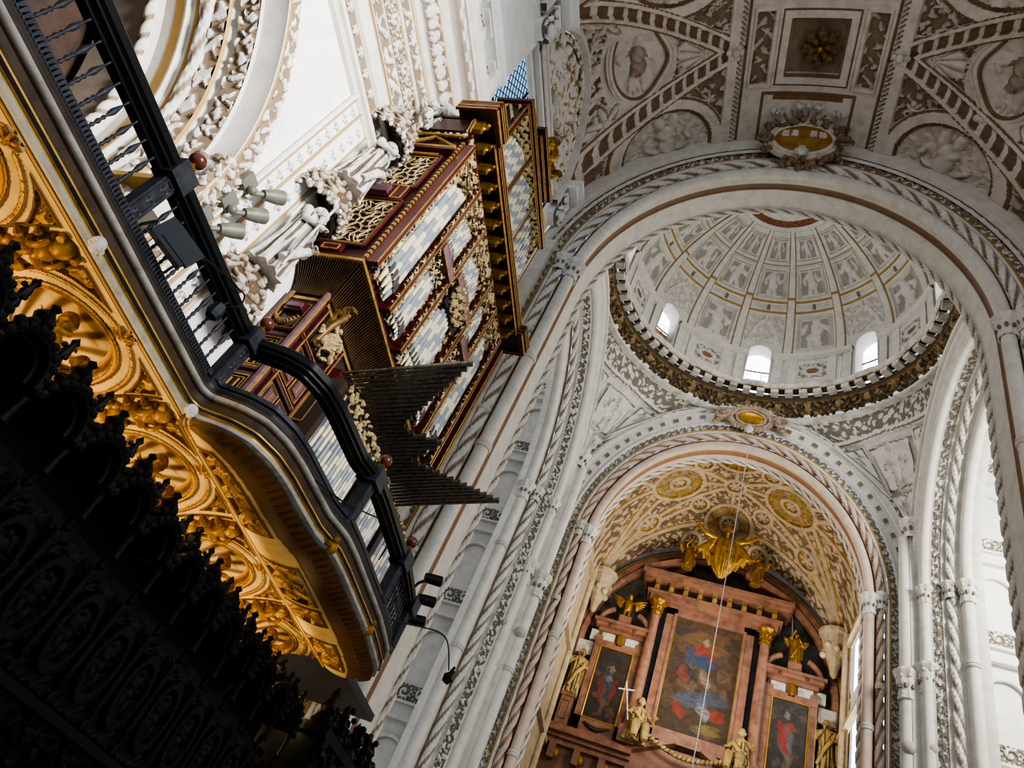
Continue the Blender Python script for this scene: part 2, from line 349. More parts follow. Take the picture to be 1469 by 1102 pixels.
ch.prof(mb, [(-.46, 6.98), (-.52, 7.02), (-.53, 7.12), (-.6, 7.14), (-.6, 7.2), (-.62, 7.4), (-.62, 7.44), (-.7, 7.5)], a=[1, 2, 1, 1, 2, 1, .5, .8])
ch.roll(mb, -.72, 7.55, .07, rope=(.24, 1, .3), dens=2.2, a=.4)
ch.prof(mb, [(-.72, 7.6), (-.75, 8.3)], a=.3)
for s_ in (-1, 1):       # leaf capitals and moulded imposts on the jamb
    yj = AC+s_*(AR-.14)
    mb.box((-7.5, yj-.34*(s_ > 0)-.02, 5.2), (-6.0, yj+.34*(s_ < 0)+.02, 5.28), at=2); 
    panel(mb, (-6.02, yj-.2, 5.35), (-6.02, yj+.2, 5.35), (-6.02, yj-.2, 6.15), lambda u, v, W, H: leafy(u, v, .24), .05, 34, 60)
    mb.lathe([(.0, 0), (.2, .0), (.2, .06), (.12, .3), (.1, .5), (0, .5)], 14, (-6.02, yj-.22*s_, 4.7), a=.7)
    for k in range(26): mb.ball((-6.03-.05*k, yj-.1*s_-.012*k*s_, 5.4+.07*(k*7 % 11)), .07, 7, a=.2+.6*(k % 3)/2)
struct('trim_1', mb, 'stucco')
bk = MB().box((-8.6, -7, FZ), (-8.5, 4.3, 9.5)); bk.box((-8.6, 3.75, FZ), (-7.5, 3.85, 9.5)); bk.box((-8.6, -7, 9.4), (-6.4, 4, 9.5))
for k in range(12): bk.box((-8.5, -3+k*.6, FZ), (-8.46, -2.97+k*.6, 9.4))
struct('wall_chapel', bk, 'brownwood')

# pilaster strip with fleurons beside the organ
mb = MB(); px = WX+.05
mb.box((WX, 3.93, 3.2), (px, 4.62, 8.95), at=1)
for yy, w_ in ((3.97, .022), (4.21, .018), (4.56, .012)): mb.box((px, yy-w_, 3.2), (px+.03, yy+w_, 8.9), at=2)
mb.box((px, 3.9, 3.2), (px+.06, 3.935, 8.9), at=1); mb.box((px-.02, 4.6, 3.2), (px+.05, 4.64, 8.9), at=.6)
for yy, o_ in ((4.09, 0), (4.4, .11)):
    panel(mb, (px+.004, yy-.1, 3.2), (px+.004, yy+.1, 3.2), (px+.004, yy-.1, 8.9), lambda u, v, W, H: rosettes(v, u, W, .235, 4, .4), .05, 16, 420, afn=lambda u, v, W, H, h: np.where(h > .05, .15+.55*h, 1))
mb.lathe([(0, 0), (.05, .0), (.06, .02), (.02, .05)], 12, (WX+.0, 3.62, 6.35), A_([[0, 0, 1], [0, 1, 0], [1, 0, 0]]), a=.2)
struct('trim_2', mb, 'wall')

# entablature: profile of (distance from wall, height, tone), swept along the wall
def mouldY(mb, prof, y0, y1, x0=WX, n=2, m=0, sg=1):
    p = A_(prof, float); P = np.zeros((n, len(p), 3)); P[..., 0] = x0+sg*p[:, 0]; P[..., 1] = np.linspace(y0, y1, n)[:, None]; P[..., 2] = p[:, 1]
    mb.grid(P, np.broadcast_to(p[:, 2], (n, len(p))).copy(), m)
def bandY(mb, p0, p1, y0, y1, fn, amp, nu, nv, x0=WX, afn=None):
    panel(mb, (x0+p0[0], y0, p0[1]), (x0+p0[0], y1, p0[1]), (x0+p1[0], y0, p1[1]), lambda u, v, W, H: fn(u, v, H), amp, nu, nv, 0, 1, afn)
mb = MB(); E0, E1 = -6, 10.6
mouldY(mb, [(.0, 8.86, 1), (.07, 8.88, 1), (.07, 8.95, .3), (.04, 8.97, 1), (.04, 9.02, .5), (.09, 9.04, 1), (.09, 9.12, .6), (.05, 9.14, .2)], E0, E1)
bandY(mb, (.05, 9.14), (.05, 9.36), E0, 5.6, lambda u, v, w: rosettes(u, v, w, .3, 5), .05, 560, 10)
mouldY(mb, [(.05, 9.36, 1), (.1, 9.4, 1), (.1, 9.44, 1), (.06, 9.46, 1), (.06, 9.72, 1), (.1, 9.74, 2), (.1, 9.78, 1)], E0, E1)
bandY(mb, (.08, 9.78), (.08, 10.02), E0, 5.6, lambda u, v, w: leafy(u, v, .42), .05, 560, 12)
mouldY(mb, [(.1, 10.02, 2), (.12, 10.05, 1), (.08, 10.08, 1), (.08, 10.1, 1)], E0, E1)
bandY(mb, (.08, 10.1), (.08, 10.45), E0, 5.6, scrolls, .06, 700, 18)
mouldY(mb, [(.08, 10.45, 2), (.13, 10.48, 1), (.13, 10.54, .4), (.1, 10.56, 1)], E0, E1)
bandY(mb, (.1, 10.56), (.12, 10.78), E0, 5.6, lambda u, v, w: leafy(u, v, .34, 3), .05, 600, 12)
mouldY(mb, [(.13, 10.78, 1), (.16, 10.82, 2), (.16, 10.85, .3), (.14, 10.95, .5), (.15, 11.08, .7), (.2, 11.1, .3)], E0, E1)
bandY(mb, (.2, 11.1), (.28, 11.38), E0, 5.6, lambda u, v, w: np.maximum(leafy(u, v, .26, 5), .7*beads(u, v, w, .2)), .06, 620, 14)
mouldY(mb, [(.3, 11.38, 2), (.34, 11.42, 1), (.4, 11.5, 1), (.4, 11.56, 1), (.36, 11.6, .4), (.36, 11.66, .6)], E0, E1)
mouldY(mb, [(.36, 11.66, .5), (.5, 11.72, .3), (.5, 11.86, .6), (.56, 11.9, .3), (.56, 12.02, .8), (.6, 12.06, 1), (.62, 12.26, 1), (.62, 12.3, 1), (.1, 12.4, 1)], E0, E1)
P = None
for k in range(40): mb.box((WX+.5, E0+3+k*.34, 11.74), (WX+.555, E0+3.17+k*.34, 11.86), at=.7)
struct('trim_3', mb, 'stucco')

# attic: brackets, sill moulding, window, impost blocks, tympanum
mb = MB()
yW0, yW1, zW0, zW1 = 6.0, 9.9, 13.9, 16.3
for (a, b) in (((WX-.3, -3, 12.3), (WX, yW0-.1, 17.3)), ((WX-.3, yW1, 12.3), (WX, 10.7, 17.3)), ((WX-.3, yW0-.1, 12.3), (WX, yW1, zW0)), ((WX-.3, yW0-.1, zW1+.7), (WX, yW1, 17.3))): mb.box(a, b, at=1)
for yb in (1.0, 2.3, 3.6, 4.25, 5.2):
    mb.box((WX, yb, 12.9), (WX+.12, yb+.42, 13.75), at=.8); mb.box((WX, yb-.05, 13.55), (WX+.25, yb+.47, 13.62), at=1); mb.box((WX, yb-.03, 13.2), (WX+.2, yb+.45, 13.27), at=1)
    panel(mb, (WX+.13, yb, 12.95), (WX+.13, yb+.42, 12.95), (WX+.13, yb, 13.5), lambda u, v, W, H: leafy(u, v, .4, 2), .09, 18, 24)
mouldY(mb, [(0, 13.72, .6), (.22, 13.76, .4), (.22, 13.84, 1), (.28, 13.88, .6), (.3, 14.02, 1), (0, 14.1, 1)], -3, 5.75)
for k in range(3): mb.box((WX, 5.35+.12*k, 12.4), (WX+.3-.1*k, 5.6+.14*k, 13.75), at=.8)
for z0_, dd in ((14.35, .05), (14.5, .03), (16.9, .06)): mb.box((WX, 1, z0_), (WX+dd, 5.6, z0_+.06), at=.7)
# reveal of the window and its frame
for s_ in range(4):
    d0 = .05*s_; mb.box((WX-.3, yW0-.1+.06*s_, zW1+.56-.16*s_), (WX-.02-d0, yW1, zW1+.72-.16*s_), at=(1, .4, 1, .5)[s_])
mb.box((WX-.6, yW1-.05, zW0), (WX, yW1+.1, zW1+.6), at=1); mb.box((WX-.6, yW0-.12, zW0), (WX-.02, yW0-.05, zW1+.7), at=1); mb.box((WX-.6, yW0-.1, zW0-.1), (WX, yW1, zW0), at=1)
mb.box((WX-.4, yW0-.1, zW1+.02), (WX-.22, yW1, zW1+.75), at=.8)
# impost blocks from which the vault springs
for yb in (.85, 5.38, 10.25):
    for k, (dx, z0_, z1_) in enumerate(((.18, 16.6, 17.5), (.32, 17.5, 17.62), (.28, 17.62, 17.8), (.5, 17.8, 17.95), (.62, 17.95, 18.15))): mb.box((WX-.1, yb-.04*k, z0_), (WX+dx, yb+.42+.04*k, z1_), at=(1, 1, .3, .8, 1)[k])
    panel(mb, (WX+.19, yb, 16.6), (WX+.19, yb+.42, 16.6), (WX+.19, yb, 17.5), lambda u, v, W, H: leafy(u, v, .45, 1), .16, 20, 36)
struct('trim_4', mb, 'wall')
win = tag(bpy.data.objects.new('window_1', None), kind='structure'); C.objects.link(win)
MB().grid(lerpgrid((WX-.2, yW0-.1, zW0), (WX-.2, yW1, zW0), (WX-.2, yW1, zW1+.1), (WX-.2, yW0-.1, zW1+.1), 20, 14)).build('glass_pane', 'skyglass', win)
mb = MB()
for k in range(-10, 24):
    a = yW0+k*.2
    for s_ in (1, -1):
        p = [(a+t*s_*.75, zW0+t) for t in np.linspace(0, zW1-zW0, 12)]; p = [q for q in p if yW0-.1 < q[0] < yW1]
        if len(p) > 1: mb.tube([(WX-.17, *p[0]), (WX-.17, *p[-1])], .014, 4)
for k in range(5): mb.tube([(WX-.16, yW0-.1+k*.99, zW0), (WX-.16, yW0-.1+k*.99, zW1)], .03, 6)
mb.build('lead_lattice', 'lead', win)

# ------------------------------------------------------------------ nave vault with lunette cells
VS, VH, VA = 17.0, 6.1, 6.1; BAYS = ((8.0, 2.25), (3.05, 2.25))
def zbar(x): return VS+VH*np.sqrt(np.clip(1-(x/VA)**2, 0, 1))
def vaultz(x, y):
    z = zbar(x)
    for c, hw in BAYS:
        d = np.abs(y-c); xg = 2.2+(6.1-2.2)*d/hw; zw = VS+3.55*np.sqrt(np.clip(1-(d/hw)**2, 0, 1)); q = np.clip((np.abs(x)-xg)/(6.1-xg+1e-6), 0, 1)
        z = np.where((d < hw) & (np.abs(x) > xg), zbar(xg)*(1-q**1.2)+zw*q**1.2, z)
    return z
th = np.linspace(.0, PI, 440); yv = np.linspace(.2, 11.3, 440)
T, Yv = np.meshgrid(th, yv, indexing='ij'); X = VA*np.cos(T); Zv = vaultz(X, Yv); AX = np.abs(X)
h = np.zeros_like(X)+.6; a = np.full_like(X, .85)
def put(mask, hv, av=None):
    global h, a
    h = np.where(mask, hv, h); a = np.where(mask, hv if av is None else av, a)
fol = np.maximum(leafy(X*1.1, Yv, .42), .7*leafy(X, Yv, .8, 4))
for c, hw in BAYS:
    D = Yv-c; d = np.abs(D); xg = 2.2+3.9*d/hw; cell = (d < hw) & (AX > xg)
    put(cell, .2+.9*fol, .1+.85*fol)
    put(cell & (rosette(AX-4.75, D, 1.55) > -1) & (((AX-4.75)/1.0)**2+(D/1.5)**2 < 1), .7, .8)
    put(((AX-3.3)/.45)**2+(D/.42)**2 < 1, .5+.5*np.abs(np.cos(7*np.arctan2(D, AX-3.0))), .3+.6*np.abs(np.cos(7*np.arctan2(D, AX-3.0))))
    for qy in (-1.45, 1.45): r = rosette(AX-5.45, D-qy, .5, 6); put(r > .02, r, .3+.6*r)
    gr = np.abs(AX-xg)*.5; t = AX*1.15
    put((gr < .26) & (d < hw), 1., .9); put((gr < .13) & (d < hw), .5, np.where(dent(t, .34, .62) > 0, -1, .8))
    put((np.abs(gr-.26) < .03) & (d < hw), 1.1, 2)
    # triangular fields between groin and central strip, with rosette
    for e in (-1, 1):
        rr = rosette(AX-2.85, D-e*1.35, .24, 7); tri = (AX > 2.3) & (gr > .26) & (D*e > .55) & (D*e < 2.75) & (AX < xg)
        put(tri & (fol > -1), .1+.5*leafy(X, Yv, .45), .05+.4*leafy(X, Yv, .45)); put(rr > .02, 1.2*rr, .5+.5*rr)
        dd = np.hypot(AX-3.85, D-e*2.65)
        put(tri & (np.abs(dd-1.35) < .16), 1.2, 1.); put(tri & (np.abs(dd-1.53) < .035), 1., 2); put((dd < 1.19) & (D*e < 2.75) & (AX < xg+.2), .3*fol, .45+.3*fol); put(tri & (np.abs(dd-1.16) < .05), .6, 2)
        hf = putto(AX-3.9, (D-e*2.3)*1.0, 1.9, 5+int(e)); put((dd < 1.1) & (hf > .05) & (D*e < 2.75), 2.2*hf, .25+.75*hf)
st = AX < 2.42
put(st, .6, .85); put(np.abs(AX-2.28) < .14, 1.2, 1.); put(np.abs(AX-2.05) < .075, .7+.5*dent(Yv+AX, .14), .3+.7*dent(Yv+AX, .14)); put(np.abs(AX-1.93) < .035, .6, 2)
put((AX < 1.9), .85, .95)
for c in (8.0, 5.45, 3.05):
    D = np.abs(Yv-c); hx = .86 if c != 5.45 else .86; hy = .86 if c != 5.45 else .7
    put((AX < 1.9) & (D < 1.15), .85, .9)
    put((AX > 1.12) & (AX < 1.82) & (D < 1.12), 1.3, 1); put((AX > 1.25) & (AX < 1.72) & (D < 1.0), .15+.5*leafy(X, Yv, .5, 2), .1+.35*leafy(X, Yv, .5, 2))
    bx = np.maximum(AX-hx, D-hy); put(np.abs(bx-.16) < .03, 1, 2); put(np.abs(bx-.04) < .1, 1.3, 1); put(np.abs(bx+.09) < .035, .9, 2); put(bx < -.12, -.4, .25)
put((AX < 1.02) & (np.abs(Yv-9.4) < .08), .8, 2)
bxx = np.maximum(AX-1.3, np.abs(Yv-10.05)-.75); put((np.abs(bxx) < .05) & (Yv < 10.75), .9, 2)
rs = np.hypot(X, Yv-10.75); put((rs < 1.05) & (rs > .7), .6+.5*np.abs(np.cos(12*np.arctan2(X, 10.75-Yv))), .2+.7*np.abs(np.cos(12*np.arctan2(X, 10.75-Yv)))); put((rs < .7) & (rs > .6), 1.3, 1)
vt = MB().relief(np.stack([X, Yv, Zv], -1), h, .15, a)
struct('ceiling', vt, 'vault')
# wall arch (lunette) with leaf band and tympanum
mb = MB()
for c, hw in BAYS:
    la = Arch(hw-.02, 3.5, VS, VS-.1, c=c, axis='x', na=90, nj=2, kb=1.1, sgn=-1)
    la.prof(mb, [(.0, 6.05), (.0, 5.88), (-.2, 5.86), (-.2, 6.06)], a=[.6, 1, 1, .6])
    la.band(mb, (-.22, 6.07), (-.42, 6.09), lambda u, v, w: leafy(u, v, .4), .05, 8, dens=2, flip=-1)
    t = np.linspace(0, PI, 90)[:, None]; q = np.linspace(0, 1, 50)[None, :]
    Yt = c+(hw-.3)*np.cos(t)*q; Zt = VS+.3+3.0*np.sin(t)*q
    x_ = Yt-c; z_ = Zt-VS-1.4
    hf = np.maximum(leafy(Yt, Zt, .8)*.6, np.where((x_/.65)**2+(z_/.8)**2 < 1, .5, 0)); ring_ = np.abs(np.sqrt((x_/.65)**2+(z_/.8)**2)-1) < .12; hf = np.where(ring_, 1, hf)
    hf = np.maximum(hf, putto(x_-1.2, z_, 1.7, 3)); hf = np.maximum(hf, putto(x_+1.2, z_, 1.7, 4))
    gl = np.where((leafy(Yt, Zt, .5, 9) > .97) & (hf > .3) & (np.abs(x_) < 1.2), 2, .25+.75*hf)
    mb.relief(np.stack([np.full_like(Yt, WX-.02), Yt, Zt], -1), hf, .16, gl, flip=-1)
    mb.tube([(WX+.02, c-hw, VS+.3), (WX+.02, c+hw, VS+.3)], .07, 8, twist=(.18, 1, .3)); mb.box((WX-.05, c-hw, VS), (WX+.04, c+hw, VS+.2), at=.8)
struct('trim_5', mb, 'stucco')

yr = np.linspace(.2, 11.1, 120)[:, None]; q = np.linspace(0, 1, 30)[None, :]; zt = vaultz(np.full_like(yr, 6.099), yr)+.15
Zr = 14.0*(1-q)+zt*q; Yr = yr+0*q; fr_ = leafy(Yr, Zr, .8)*(Zr > 17.3)
wr = MB().relief(np.stack([np.full_like(Yr, 6.14), Yr, Zr], -1), fr_, .08, np.where(Zr > 17.3, .3+.7*fr_, 1), flip=-1)
for z_, d_ in ((14.0, .3), (17.2, .15)): wr.box((6.12-d_, .2, z_-.15), (6.16, 10.9, z_), at=1)
for c, hw in BAYS:
    la = Arch(hw-.02, 3.5, VS, VS-.1, c=c, axis='x', na=60, nj=2, kb=1.1, sgn=1); la.prof(wr, [(.0, 6.12), (.0, 5.9), (-.2, 5.88), (-.2, 6.12)], a=[.6, 1, 1, .6])
struct('wall_right', wr, 'stucco')
# ------------------------------------------------------------------ arch between nave and crossing, and the far arch
def great_arch(name, a, b, zc, y, d1, thick, na, far=False):
    ar = Arch(a, b, zc, FZ, na=na, nj=110, kb=1.25); mb = MB(); sg = -1 if d1 < 0 else 1
    Yf = lambda o: y-o
    ar.prof(mb, [(.02, y+thick), (.02, y+.55), (.06, y+.5), (.06, y+.32), (.0, y+.28), (.0, y+.14)], a=[.9, .9, -1, .75, 2 if far else .7, .9], m=1)
    ar.roll(mb, .0, y+thick-.05, .09, n=10, rope=(.5, 2, .4), dens=4)
    ar.roll(mb, .05, y+.02, .15, n=14, a=.95, m=1)
    ar.prof(mb, [(.16, y), (.2, y+.1), (.24, y+.05), (.25, y-.03)], a=[.7, -.8, -.8, .8], m=1)
    ar.roll(mb, .37, y-.07, .135, m=1, n=14, rope=(.7, 2, .38), dens=5)
    ar.prof(mb, [(.47, y-.08), (.5, y+.0), (.52, y-.12), (.58, y-.13), (.6, y-.06)], a=[.8, .4, 1, 1, 2 if far else -.8])
    ar.prof(mb, [(.6, y-.1), (.66, y-.11)], a=[2, 2])
    ar.band(mb, (.66, y-.08), (.86, y-.14), lambda u, v, w: leafy(u, v, .3), .07, 10, dens=4, flip=-1)
    if far:
        ar.prof(mb, [(.86, y-.15), (.92, y-.22), (.95, y-.18)], a=[1, 1, .8])
        ar.band(mb, (.95, y-.18), (1.38, y-.3), lambda u, v, w: np.where((dent(u, .55, .4) > 0) & (np.abs(v/w-.5) < .22), -.4, .7), .06, 12, dens=3, flip=-1, afn=lambda u, v, w, h: np.where(h < .3, .2, 1))
        ar.prof(mb, [(1.38, y-.3), (1.42, y-.4), (1.5, y-.42), (1.52, y-.36), (1.6, y-.36)], a=[1, 1, .6, 1, .8])
        ar.band(mb, (1.6, y-.36), (1.74, y-.36), lambda u, v, w: leafy(u, v, .3), .06, 7, dens=3, flip=-1)
    else:
        ar.prof(mb, [(.86, y-.15), (.9, y-.22), (.94, y-.18), (.95, y-.18)], a=[1, 1, .5, .6])
        ar.band(mb, (.95, y-.18), (1.02, y-.18), lambda u, v, w: .6*dent(u, .5, .3), .05, 5, dens=3, flip=-1)
        ar.prof(mb, [(1.02, y-.18), (1.05, y-.3), (1.13, y-.31), (1.17, y-.24), (1.3, y-.24)], a=[1, 1, .5, 1, .8]); ar.prof(mb, [(.6, y+.1), (1.5, y+.1)], a=.6)
    return ar, mb
NY, FY = 11.0, 22.6
na_, mb = great_arch('near', 4.9, 6.2, 15.05, NY, -1, 1.3, 150)
for s_ in (-1, 1):
    capital(mb, (s_*4.95, NY+.02, 15.35), .17, .55); capital(mb, (s_*5.27, NY-.08, 15.45), .15, .5)
    for z_ in (11.6, 8.8, 5.2): ring(mb, (s_*4.95, NY+.02, z_), .15); mb.ball((s_*5.27, NY-.08, z_+.9), .16, 8, a=.5, sc=(1, 1, .7))
    mb.box((s_*5.9-.25, NY-.3, FZ), (s_*5.9+.25, NY+1.3, 16), at=.9)
# spandrel between arch and vault end
t = np.linspace(PI-.16, .16, 120)[:, None]; q = np.linspace(0, 1, 5)[None, :]
xo, zo = 5.98*np.cos(t), 15.05+7.55*np.sin(t); xv = np.clip(6.1*np.cos(t), -6.1, 6.1); zv = np.maximum(vaultz(xv, np.full_like(xv, 10.74)), zo)
mb.grid(np.stack([xo*(1-q)+xv*q, np.full_like(xo*q, NY-.25), zo*(1-q)+zv*q], -1), .7)
struct('trim_6', mb, ['stucco', 'stucco'])
fa_, mb = great_arch('far', 4.72, 5.7, 15.0, FY, -1, .9, 130, True)
for s_ in (-1, 1):
    capital(mb, (s_*4.77, FY+.02, 15.3), .17, .6); capital(mb, (s_*5.09, FY-.06, 15.4), .14, .5)
    for z_ in (10.9, 7.0): ring(mb, (s_*4.77, FY+.02, z_), .15)
    ring(mb, (s_*5.09, FY-.06, 12.2), .13)
struct('trim_7', mb, ['stone', 'warmlit_stone'])

# ------------------------------------------------------------------ transept arches, piers, end walls
CY = 16.8
for i, s_ in enumerate((-1, 1)):
    ta = Arch(4.25, 5.7, 15.0, FZ, c=CY, axis='x', na=110, nj=90, kb=1.15, sgn=s_); mb = MB()
    ta.prof(mb, [(-.45, 7.45), (-.45, 7.25), (-.4, 7.15)], a=.85)
    ta.roll(mb, -.32, 7.05, .17, a=1); ta.prof(mb, [(-.25, 6.95), (-.15, 6.9), (-.12, 6.8)], a=[.7, 1, -.9 if s_ < 0 else 1])
    ta.roll(mb, -.06, 6.68, .14, rope=(.7, 2, .38), dens=4)
    ta.prof(mb, [(.04, 6.6), (.06, 6.45)], a=.8)
    ta.band(mb, (.06, 6.45), (.16, 6.2), lambda u, v, w: leafy(u, v, .32), .07, 10, dens=3, flip=1)
    ta.prof(mb, [(.16, 6.2), (.2, 6.12)], a=1); ta.roll(mb, .3, 6.05, .15, a=1)
    ta.prof(mb, [(.4, 5.95), (.45, 5.9), (.55, 5.9), (.62, 5.8), (.8, 5.78), (.8, 5.7), (.95, 5.7)], a=[.7, 1, .5, 1, .7, 1, .8])
    for e in (-1, 1):
        capital(mb, (s_*7.05, CY+e*3.93, 15.25), .19, .6); capital(mb, (s_*6.68, CY+e*4.19, 15.3), .16, .45)
        capital(mb, (s_*6.05, CY+e*4.55, 15.2), .15, .5)
        for z_ in (12.6, 8.8): ring(mb, (s_*7.05, CY+e*3.93, z_), .17)
    # clustered shafts on the far pier, and its core
    for (xx, yy, zc_, r) in ((6.1, 21.45, 12.35, .17), (5.62, 21.75, 12.15, .19)):
        mb.tube([(s_*xx, yy, FZ), (s_*xx, yy, 17.3)], r, 14, a=1); capital(mb, (s_*xx, yy, zc_+.25), r+.02, .75)
        ring(mb, (s_*xx, yy, 9.0), r); mb.ball((s_*xx, yy-.1, 10.2), .0+r*1.1, 8, a=.4)
    capital(mb, (s_*5.8, 21.6, 17.9), .22, .6)
    mb.box((s_*5.95-.25, 21.55, FZ), (s_*5.95+.25, 23.3, 17.6), at=.9); mb.box((s_*6.7-.6, 21.3, FZ), (s_*6.7+.6, 23.3, 16), at=.85)
    mb.box((s_*6.3-.5, 12.0, FZ), (s_*6.3+.5, 12.3, 17), at=.9); mb.box((s_*6.5-.2, 11.6, FZ), (s_*6.5+.2, 12.3, 16), at=.9)
    struct('trim_%d' % (8+i), mb, 'stone')
    # wall of the transept arm seen beyond the arch
    mb = MB(); x0, x1 = 7.2*s_, 13.5*s_
    mb.grid(lerpgrid((x0, 21.35, FZ), (x1, 21.35, FZ), (x1, 21.35, 22), (x0, 21.35, 22), 8, 30), .9)
    mb.grid(lerpgrid((x1, 12.2, FZ), (x1, 21.4, FZ), (x1, 21.4, 22), (x1, 12.2, 22), 8, 30), .9)
    zz = 3.0
    while zz < 21:
        mb.box((min(x0, x1), 21.15, zz), (max(x0, x1), 21.36, zz+.12), at=.7); mb.box((min(x0, x1), 21.22, zz+.5), (max(x0, x1), 21.36, zz+.58), at=.7)
        panel(mb, (min(x0, x1), 21.34, zz+.62), (max(x0, x1), 21.34, zz+.62), (min(x0, x1), 21.34, zz+1.1), lambda u, v, W, H: scrolls(u, v, H), .07, 260, 14, flip=1)
        for k in range(4):      # blind arched niches between the string courses
            xc = s_*(8.0+k*1.6); na2 = Arch(.5, .5, zz+2.4, zz+1.3, c=xc, na=24, nj=6, kb=1)
            na2.prof(mb, [(.12, 21.3), (.1, 21.22), (.0, 21.22), (-.0, 21.34), (-.12, 21.4)], a=[.6, 1, 1, .4, .3])
        zz += 3.4
    struct('wall_transept_' + ('left' if s_ < 0 else 'right'), mb, 'stone' if s_ < 0 else 'wall')

# ------------------------------------------------------------------ pendentives, ring, drum and dome
DA, DB = 6.1, 5.6
def pend(mb, sx, sy_):
    q = np.linspace(0, 1, 120)[:, None]; v = np.linspace(0, 1, 70)[None, :]
    s1 = np.clip(q/.5, 0, 1); s2 = np.clip((q-.5)/.5, 0, 1)
    t1 = PI/2-(PI/2-.34)*s1; t2 = .37+(PI/2-.37)*s2
    far = q <= .5
    Xl = np.where(far, 6.25*np.cos(t1), 5.9-.1*np.sin(PI*s2)); Yl = np.where(far, 22.2-.5*s1**2, CY+5.2*np.cos(t2)); Zl = np.where(far, 15+7.55*np.sin(t1), 15+6.85*np.sin(t2)+.35*s2)
    ph = (1-q)*PI/2; Xu, Yu, Zu = DA*np.cos(ph), CY+DB*np.sin(ph), 22.3
    bl = .35*np.sin(PI*v)*np.sin(PI*q)
    X = Xl*(1-v)+Xu*v+bl*np.cos(ph); Y_ = Yl*(1-v)+Yu*v+bl*np.sin(ph); Z_ = Zl*(1-v)+Zu*v
    u = (q-.5)*8.8+0*v; y = Z_-17.6
    h = .15+.35*leafy(u, y, .4); a = .2+.6*leafy(u, y, .4)
    W = (1-q*(1-q)*4)
    inner = (y > .3) & (y < 4.0) & (np.abs(u) < .25+y*.62)
    h = np.where(inner, .25, h); a = np.where(inner, .75, a)
    fr = np.minimum.reduce([polyframe(u, y, [(-.8, 1.7), (.8, 1.7), (.95, 3.6), (-.95, 3.6)], 0), segd(u, y, (-.8, 1.7), (-2.3, 3.75)), segd(u, y, (.8, 1.7), (2.3, 3.75)), segd(u, y, (-2.3, 3.75), (2.3, 3.75))])
    h = np.where(fr < .09, 1., h); a = np.where(fr < .09, 1., a); a = np.where((fr > .09) & (fr < .15), .25, a)
    for (cx, cy_, ss, sd) in ((0, 2.65, 1.7, 11+int(sx)), (0, 1.0, 1.2, 15), (-1.45, 3.3, .7, 16), (1.45, 3.3, .7, 17)):
        f = putto(u-cx, y-cy_, ss, sd); h = np.where(f > .05, np.maximum(h, 1.3*f), h); a = np.where(f > .05, .3+.6*f, a)
    P = np.stack([sx*X, CY+sy_*(Y_-CY), Z_], -1)
    mb.relief(P, h, .17, np.where(a > .5, a, a*.6), flip=-sx*sy_)
mb = MB()
for sx in (-1, 1):
    for sy_ in (-1, 1): pend(mb, sx, sy_)
struct('trim_10', mb, 'stone')
def ringgrid(prof, n=320, mods=None):         # prof: (inset, z, tone)
    p = A_(prof, float); t = np.linspace(0, 2*PI, n, endpoint=False)[:, None]
    ins = p[:, 0][None, :]+(0 if mods is None else mods(t, p))
    P = np.stack([(DA-ins)*np.cos(t), CY+(DB-ins)*np.sin(t), p[:, 1][None, :]+0*t], -1)
    return P, np.broadcast_to(p[:, 2], P.shape[:2]).copy()
mb = MB()
P, a = ringgrid([(-.1, 22.2, 2), (.12, 22.22, 2), (.14, 22.34, 2), (.06, 22.38, 2), (.06, 22.46, 2), (.0, 22.5, 1)]); mb.grid(P, a, cu=True)
t = np.linspace(0, 2*PI, 1100, endpoint=False)[:, None]; v = np.linspace(0, 1, 14)[None, :]; u = t*5.85
P = np.stack([(DA-.12*v**2)*np.cos(t), CY+(DB-.12*v**2)*np.sin(t), 22.5+.75*v+0*t], -1)
hh = np.maximum(leafy(u, v*.75, .45), 1.3*(np.mod(u/1.15, 1) < .2)*(.6+.4*np.cos(v*9))); mb.relief(P, hh, .12, .1+.8*hh*(.5+.5*leafy(u, v, .2)), flip=-1, cu=True)
P, a = ringgrid([(.12, 23.25, 1), (.2, 23.3, .2), (.2, 23.36, .3)]); mb.grid(P, a, cu=True)
P, a = ringgrid([(.2, 23.36, .2), (.22, 23.6, .2)], 640); mb.grid(P, a, cu=True)
for k in range(64):                            # modillions
    t0 = (k+.5)*2*PI/64; c, q = math.cos(t0), math.sin(t0); tt = unit(A_([-DA*q, DB*c, 0])); nn = A_([tt[1], -tt[0], 0])
    mb.obox((( DA-.36)*c, CY+(DB-.36)*q, 23.55), np.stack([tt, nn, A_([0, 0, 1.])], 1), (.15, .18, .09), at=2)
P, a = ringgrid([(.22, 23.66, .3), (.5, 23.66, .25), (.52, 23.75, 2), (.56, 23.78, 2), (.58, 23.95, 2), (.5, 24.0, 2), (.2, 24.02, 2)], 320, lambda t, p: .05*(np.cos(16*t) > .55)); mb.grid(P, a, cu=True)
struct('trim_11', mb, 'cornice')
